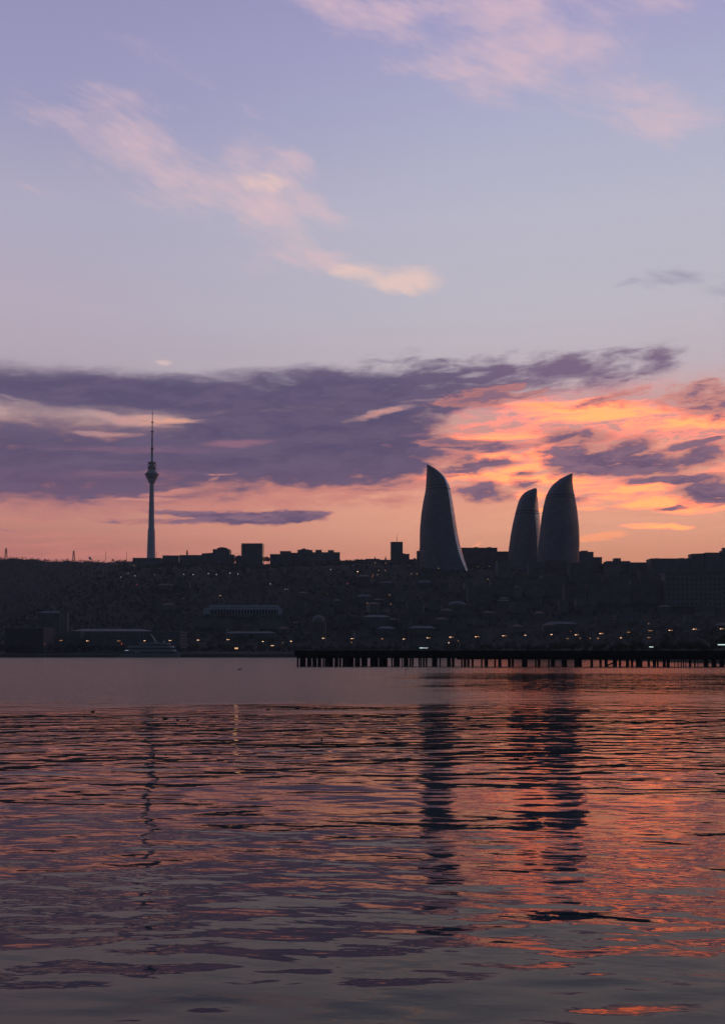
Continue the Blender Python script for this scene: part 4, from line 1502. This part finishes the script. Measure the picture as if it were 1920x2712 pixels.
G_R = 'trees on the skyline ridge'
ridge_first = {}
for px, py, Yt in ((699, 1473.5, 1985), (706, 1472, 1980), (712, 1474.5, 1982), (938, 1482, 1975), (946, 1479.5, 1972), (955, 1481, 1970), (918, 1483.5, 1978), (927, 1484, 1976),
                   (1595, 1492, 1820), (1600, 1490.5, 1815), (1605, 1491.5, 1812), (300, 1480, 2160), (318, 1481, 2150), (262, 1481.5, 2190), (170, 1481.5, 2260), (120, 1479.5, 2290),
                   (60, 1476.5, 2320), (36, 1475.5, 2330), (88, 1478.5, 2310), (150, 1480.5, 2270), (214, 1481, 2230), (622, 1472, 1990), (770, 1482, 1985), (1120, 1484, 1880)):
    X = X_(px, Yt, py)
    j = int(px) % 5
    o = copy_tree(protos[j])
    zg = terrain(X, Yt)
    hh = max(Z_(py, Yt) - zg, 3.5)
    k = hh / (9 + j * 1.1)
    o['label'] = 'small dark tree breaking the skyline of the ridge'
    o['group'] = G_R
    o.location = (X, Yt, zg - .3)
    o.scale = (max(k, .6), max(k, .6), k)
    o.rotation_euler = (0, 0, px)


# --- scrub wood that covers the hill, one mass
def woodland():
    rg = random.Random(9)
    b = MB()
    V, Fc = [], []
    nr = np.random.default_rng(4)
    n = 0
    while n < 11000:
        px = rg.uniform(-260, 2150)
        Y = rg.uniform(1195, 2420)
        dens = 1.0 if px < 500 else (.85 if px < 960 else .5)
        if px < 330 and Y > 1900:
            dens = 1.4
        if rg.random() * 1.4 > dens:
            continue
        if Y > 1950 and px > 340:
            continue
        X = (px - 960) / F * Y
        z = terrain(X, Y)
        r = rg.uniform(1.6, 3.4) * (.8 if px < 340 and Y > 2000 else 1)
        hgt = r * rg.uniform(.8, 1.5)
        m = 15
        d = nr.normal(size=(m, 3))
        d /= np.linalg.norm(d, axis=1)[:, None]
        c = np.array((X, Y, z + hgt * .6)) + d * np.array((r, r, hgt)) * nr.uniform(.3, 1, (m, 1))
        u = nr.normal(size=(m, 3)); u /= np.linalg.norm(u, axis=1)[:, None]
        w = np.cross(u, nr.normal(size=(m, 3))); w /= np.linalg.norm(w, axis=1)[:, None]
        q = nr.uniform(.6, 1.2, (m, 1)) * r * .42
        o = len(V)
        pts = np.stack([c - u * q, c + w * q * .7, c + u * q, c - w * q * .7], 1).reshape(-1, 3)
        V.extend(map(tuple, pts))
        Fc.extend([(o + 4 * i, o + 4 * i + 1, o + 4 * i + 2, o + 4 * i + 3) for i in range(m)])
        n += 1
    b.add(V, Fc)
    o = b.build('woodland', LEAF[0])
    tag(o, 'scrubby dark wood covering the hillside', kind='stuff')


woodland()

# ------------------------------------------------------------------ lamps
M_POLE = mat('lamp_pole_paint', (0.04, 0.04, 0.045), .6, .3)
M_WARM = mat('warm_lamp_globe', (.8, .7, .5), .4, vary=0, emit=(1.0, .42, .13), strength=1.9)
M_HOT = mat('bright_lamp_globe', (.8, .7, .5), .4, vary=0, emit=(1.0, .58, .32), strength=3.6)
M_COOL = mat('cool_lamp_head', (.8, .8, .8), .4, vary=0, emit=(.9, .92, 1.0), strength=.9)
M_RED = mat('red_lamp_head', (.5, .1, .08), .4, vary=0, emit=(1.0, .14, .08), strength=2.2)
M_AMBER = mat('amber_lamp_head', (.8, .5, .3), .4, vary=0, emit=(1.0, .5, .2), strength=1.8)


def boulevard_lamp(px, py, n, bright, group, label):
    Y = shore(px) + 9
    x, z = X_(px, Y, py), Z_(py, Y)
    zg = terrain(x, Y)
    root = thing('boulevard_lamp', label, 'street lamp', (x, Y, zg), group)
    h = z - zg
    b = MB()
    b.lathe([(.34, -.4), (.3, .8), (.15, 1.2), (.09, h)], n=8)
    b.build('pole', M_POLE, root)
    span = (n - 1) * .62 * Y / 600 if n > 1 else 0
    if n > 1:
        b = MB()
        b.tube((-span / 2 - .2, 0, h), (span / 2 + .2, 0, h), .07, .07, 5)
        b.build('crossarm', M_POLE, root)
    r = .15 * Y / 560
    rg2 = random.Random(int(px * 10))
    for i in range(n):
        b = MB()
        xx = -span / 2 + (span * i / (n - 1) if n > 1 else 0)
        b.ball((xx, 0, h + r * .9), r * (1.25 if i == 0 and bright else rg2.uniform(.7, 1.0)), n=8, m=5)
        b.build('globe', M_HOT if (bright and i < 2) else M_WARM, root)


G_L = 'lamp clusters along the boulevard'
LB = {1: 'low boulevard lamp with a single warm light', 2: 'tall boulevard lamp with two warm lights side by side', 3: 'tall boulevard lamp with three warm lights in a row', 4: 'tall boulevard lamp with four warm lights in a row'}
for px, py, n, br in [(162, 1697, 3, 0), (233.5, 1698, 3, 1), (316, 1698, 3, 0), (384, 1697.5, 2, 1), (452, 1697, 3, 1), (526, 1696, 3, 1), (605, 1694.6, 3, 1), (697, 1699.6, 2, 1),
                      (771.5, 1699, 2, 1), (857.5, 1691, 3, 1), (933.5, 1692, 3, 1), (931, 1702, 1, 0), (749, 1703, 1, 0), (1012, 1692.5, 2, 0), (1069.6, 1693, 2, 1), (1135, 1690, 4, 1),
                      (1195, 1688, 4, 1), (1188, 1703, 1, 1), (1213, 1698, 1, 0), (1263, 1687, 4, 1), (1335, 1684.5, 4, 1), (1391, 1683, 2, 1), (1460, 1681, 2, 1), (1527, 1682, 4, 1),
                      (1591.5, 1678.6, 4, 1), (1663, 1675, 3, 0), (1721, 1671, 4, 0), (1775, 1670, 4, 1), (1839, 1667, 4, 1), (1911, 1666, 4, 1), (1502, 1692, 2, 0), (1536, 1691, 1, 0),
                      (1562, 1691, 1, 0), (1583, 1691, 2, 0), (1644, 1690, 2, 1), (1717, 1689, 3, 0)]:
    boulevard_lamp(px, py, n, br, G_L, LB[n])


def hill_lamp(px, py, m, label, group, size=1.0, Y=None):
    Yg = Y or ground_hit(px, py + 4)
    Yg = min(Yg, 1990)
    x, z = X_(px, Yg, py), Z_(py, Yg)
    zg = terrain(x, Yg)
    h = max(z - zg, 4.0)
    root = thing('street_lamp', label, 'street lamp', (x, Yg - 3, z - h), group)
    b = MB()
    b.tube((0, 0, -1), (0, 0, h), .14, .09, 6)
    b.build('pole', M_POLE, root)
    b = MB()
    s = size * Yg / 1700
    b.rings([[(-.75 * s, -.4, h), (.75 * s, -.4, h), (.75 * s, .4, h), (-.75 * s, .4, h)], [(-.3 * s, -.2, h + .8 * s), (.3 * s, -.2, h + .8 * s), (.3 * s, .2, h + .8 * s), (-.3 * s, .2, h + .8 * s)]])
    b.build('lamp_head', m, root)


z1 = lambda a, b_: (a / 3.3833, 1380 + b_ / 3.3833)
z2 = lambda a, b_: (460 + a / 3.248, 1380 + b_ / 3.248)
z3 = lambda a, b_: (940 + a / 3.248, 1380 + b_ / 3.248)
z4 = lambda a, b_: (1420 + a / 3.248, 1380 + b_ / 3.248)
for q in (z1(1090, 505), z1(1216, 494), z1(1390, 485), z2(92, 460), z2(172, 463), z2(303, 454), z2(372, 462), z2(488, 451), z2(556, 459), z2(834, 543), z2(960, 589), z2(984, 591), z2(1090, 632), z2(1108, 632), z2(1352, 421)):
    hill_lamp(*q, M_COOL, 'small white street lamp on the dark hill road', 'white lamps on the hill road', 1.0)
for q in (z1(1207, 398), z1(1156, 470), z2(398, 643), z2(408, 643), z2(1320, 625), z2(930, 972), z3(172, 362), z3(264, 364), z3(155, 465), z3(192, 464), z3(484, 456), z3(532, 457), z3(718, 408),
          z3(1055, 394), z3(1150, 393), z3(1140, 502), z3(105, 707), z3(308, 717), z3(497, 729), z3(685, 738), z3(297, 637), z4(477, 646), z4(960, 885), z2(85, 668), z1(1465, 711), z3(205, 426), z3(260, 430)):
    hill_lamp(*q, M_AMBER, 'small amber lamp among the dark hillside trees and houses', 'amber lamps on the hillside', .62)
hill_lamp(*z3(23, 438), M_HOT, 'brightest orange lamp on the upper slope left of the antenna tower block', None, 1.1)
for q in (z1(413, 1098), z1(1098, 1101)):
    hill_lamp(*q, M_RED, 'small red lamp low on the left shore near the yacht', 'red lamps on the left shore', .8, Y=1116)
for q in (z1(105, 525), z1(1230, 572), z2(1497, 542), z3(150, 481), z4(135, 433), z4(290, 950)):  # car tail lights on the hill road, built as small red lamps on poles
    hill_lamp(*q, M_RED, 'tiny red car tail light on the dark slope', 'red lamps on the slope', .6)


# lit signs and shelters along the boulevard
def lit_sign(label, px0, px1, py, m, h=1.0, Yoff=7):
    Y = shore((px0 + px1) / 2) + Yoff
    xa, xb = X_(px0, Y, py), X_(px1, Y, py)
    z = Z_(py, Y)
    zg = terrain((xa + xb) / 2, Y)
    root = thing('lit_shelter', label, 'shelter', ((xa + xb) / 2, Y, zg))
    w = (xb - xa) / 2
    hh = z - zg
    b = MB()
    b.box(-w, w, 0, 1.8, hh + h / 2 + .003, hh + h / 2 + .25)
    b.build('roof', M_POLE, root)
    b = MB()
    b.box(-w, w, -.1, .15, hh - h / 2, hh + h / 2)
    b.build('light_panel', m, root)
    for s in (-1, 1):
        b = MB()
        b.tube((s * (w - .2), 1.0, -.3), (s * (w - .2), 1.0, hh + h / 2), .1, .1, 6)
        b.build('post', M_POLE, root)


M_SIGN = mat('cool_sign_panel', (.7, .75, .7), .5, vary=0, emit=(.75, .95, .9), strength=.8)
M_SIGNW = mat('warm_sign_panel', (.7, .6, .4), .5, vary=0, emit=(1, .55, .25), strength=.8)
lit_sign('long pale green lit shelter above the pier at the centre', 1111, 1133, 1716, M_SIGN, .8)
lit_sign('short white lit sign above the pier on the right', 1718.5, 1729, 1713.4, M_SIGN, .5)
lit_sign('long white lit shelter cut by the right edge of the picture', 1900, 1922, 1707.5, M_SIGN, .5)
lit_sign('small warm lit shelter by the shore left of the pier', 717, 726, 1710, M_SIGNW, .8)
lit_sign('tiny warm lit kiosk by the shore below the arcaded hall', 622, 631, 1717, M_SIGNW, 1.6)


# ------------------------------------------------------------------ water birds
M_BIRD = mat('duck_plumage', (0.02, 0.018, 0.016), .7, vscale=14, vary=.4)
M_BILL = mat('duck_bill', (0.06, 0.045, 0.03), .5)


def duck(label, px, py, length, facing, group='ducks on the water'):
    x, y, z = ray(px, py)
    t = -H / z
    root = thing('duck', label, 'duck', (x * t, y * t, 0), group, facing)
    s = length
    b = MB()
    # one continuous body: tail, back, breast, neck, head, swept along a curved spine
    spine = [(-.56, .17, .02, .01), (-.46, .14, .07, .045), (-.30, .11, .15, .10), (-.08, .10, .19, .135), (.14, .10, .18, .135), (.28, .12, .13, .11), (.34, .19, .085, .075),
             (.345, .28, .055, .055), (.35, .37, .052, .052), (.38, .435, .066, .062), (.43, .455, .056, .052), (.475, .445, .022, .022)]
    rs = []
    n = 10
    for i, (cx, cz, rw, rh) in enumerate(spine):
        a = spine[max(i - 1, 0)]
        c = spine[min(i + 1, len(spine) - 1)]
        d = Vector((c[0] - a[0], 0, c[1] - a[1])).normalized()
        up = Vector((-d.z, 0, d.x))
        rs.append([Vector((cx, 0, cz)) * s + Vector((0, 1, 0)) * (rw * s * math.cos(q)) + up * (rh * s * math.sin(q)) for q in np.linspace(0, 2 * math.pi, n + 1)[:-1]])
    b.rings(rs, True, True)
    b.build('body', M_BIRD, root)
    b = MB()
    b.rings([[(.47 * s, -.022 * s, .43 * s), (.47 * s, .022 * s, .43 * s), (.47 * s, .018 * s, .462 * s), (.47 * s, -.018 * s, .462 * s)],
             [(.57 * s, -.016 * s, .415 * s), (.57 * s, .016 * s, .415 * s), (.57 * s, .012 * s, .428 * s), (.57 * s, -.012 * s, .428 * s)]])
    b.build('bill', M_BILL, root)
    for sd in (-1, 1):
        b = MB()
        b.ball((-.12 * s, sd * .14 * s, .15 * s), .1 * s, 2.4, .55, .7, 8, 5)
        b.build('wing', M_BIRD, root)


duck('dark duck in profile facing right in the reflection of the right flame tower', 1367, 2011, .27, 0)
duck('dark duck seen from the front left of the left flame tower reflection', 852, 1960, .30, R(-80))
duck('leftmost dark duck at the edge of the ruffled water', 247, 1886, .42, R(20))
duck('largest dark duck at the left of a loose three under the television tower reflection', 438, 1906, .46, R(170))
duck('middle dark duck of the loose three right of the television tower reflection', 471, 1908, .34, R(150))
duck('right dark duck of the loose three right of the television tower reflection', 498, 1908, .38, R(-60))
duck('left dark duck of two at the rim of the ruffled water near the middle', 710, 1880, .40, R(10))
duck('right dark duck of two at the rim of the ruffled water near the middle', 788, 1876, .44, R(5))
duck('left small duck of the pair in the television tower reflection', 408, 1999, .2, R(80))
duck('right small duck of the pair in the television tower reflection', 439, 1999, .2, R(95))
duck('far lone duck on the pale water left of the pier', 635, 1774, 1.3, R(4))


def gull():
    Y = 300
    p = P(1075, 1775, Y)
    x, y, z = ray(1075, 1777)
    root = thing('gull', 'small dark gull gliding just above the water in front of the pier', 'gull', P(1075, 1775, 230))
    b = MB()
    b.lathe([(.02, -.35), (.10, -.15), (.12, .1), (.07, .28), (.07, .36), (.02, .45)], n=8)
    o = b.build('body', M_BIRD, root)
    o.rotation_euler = (0, R(70), 0)
    for sd, ez in ((-1, .45), (1, .75)):
        b = MB()
        b.rings([[(-.14, 0, .02), (.14, 0, .02), (.14, 0, .06), (-.14, 0, .06)], [(-.12, sd * .45, ez * .6), (.10, sd * .45, ez * .6), (.10, sd * .45, ez * .6 + .03), (-.12, sd * .45, ez * .6 + .03)],
                 [(-.16, sd * .95, ez), (-.08, sd * .95, ez), (-.08, sd * .95, ez + .015), (-.16, sd * .95, ez + .015)]])
        b.build('wing', M_BIRD, root)
    root.rotation_euler = (0, 0, R(60))


gull()

# ------------------------------------------------------------------ evening haze
def haze():
    b = MB()
    b.box(-3200, 3200, -300, 3300, -6, 560)
    m = bpy.data.materials.new('evening_haze')
    m.use_nodes = True
    m.node_tree.nodes.clear()
    g = Graph(m.node_tree)
    v = g.n('ShaderNodeVolumePrincipled')
    v.inputs['Color'].default_value = (0.72, 0.72, 0.86, 1)
    v.inputs['Density'].default_value = 0.00006
    v.inputs['Anisotropy'].default_value = 0.0
    g.put(g.n('ShaderNodeOutputMaterial').inputs['Volume'], v.outputs[0])
    o = b.build('haze', m)
    tag(o, 'thin evening haze over the bay and the hill', kind='stuff')


haze()
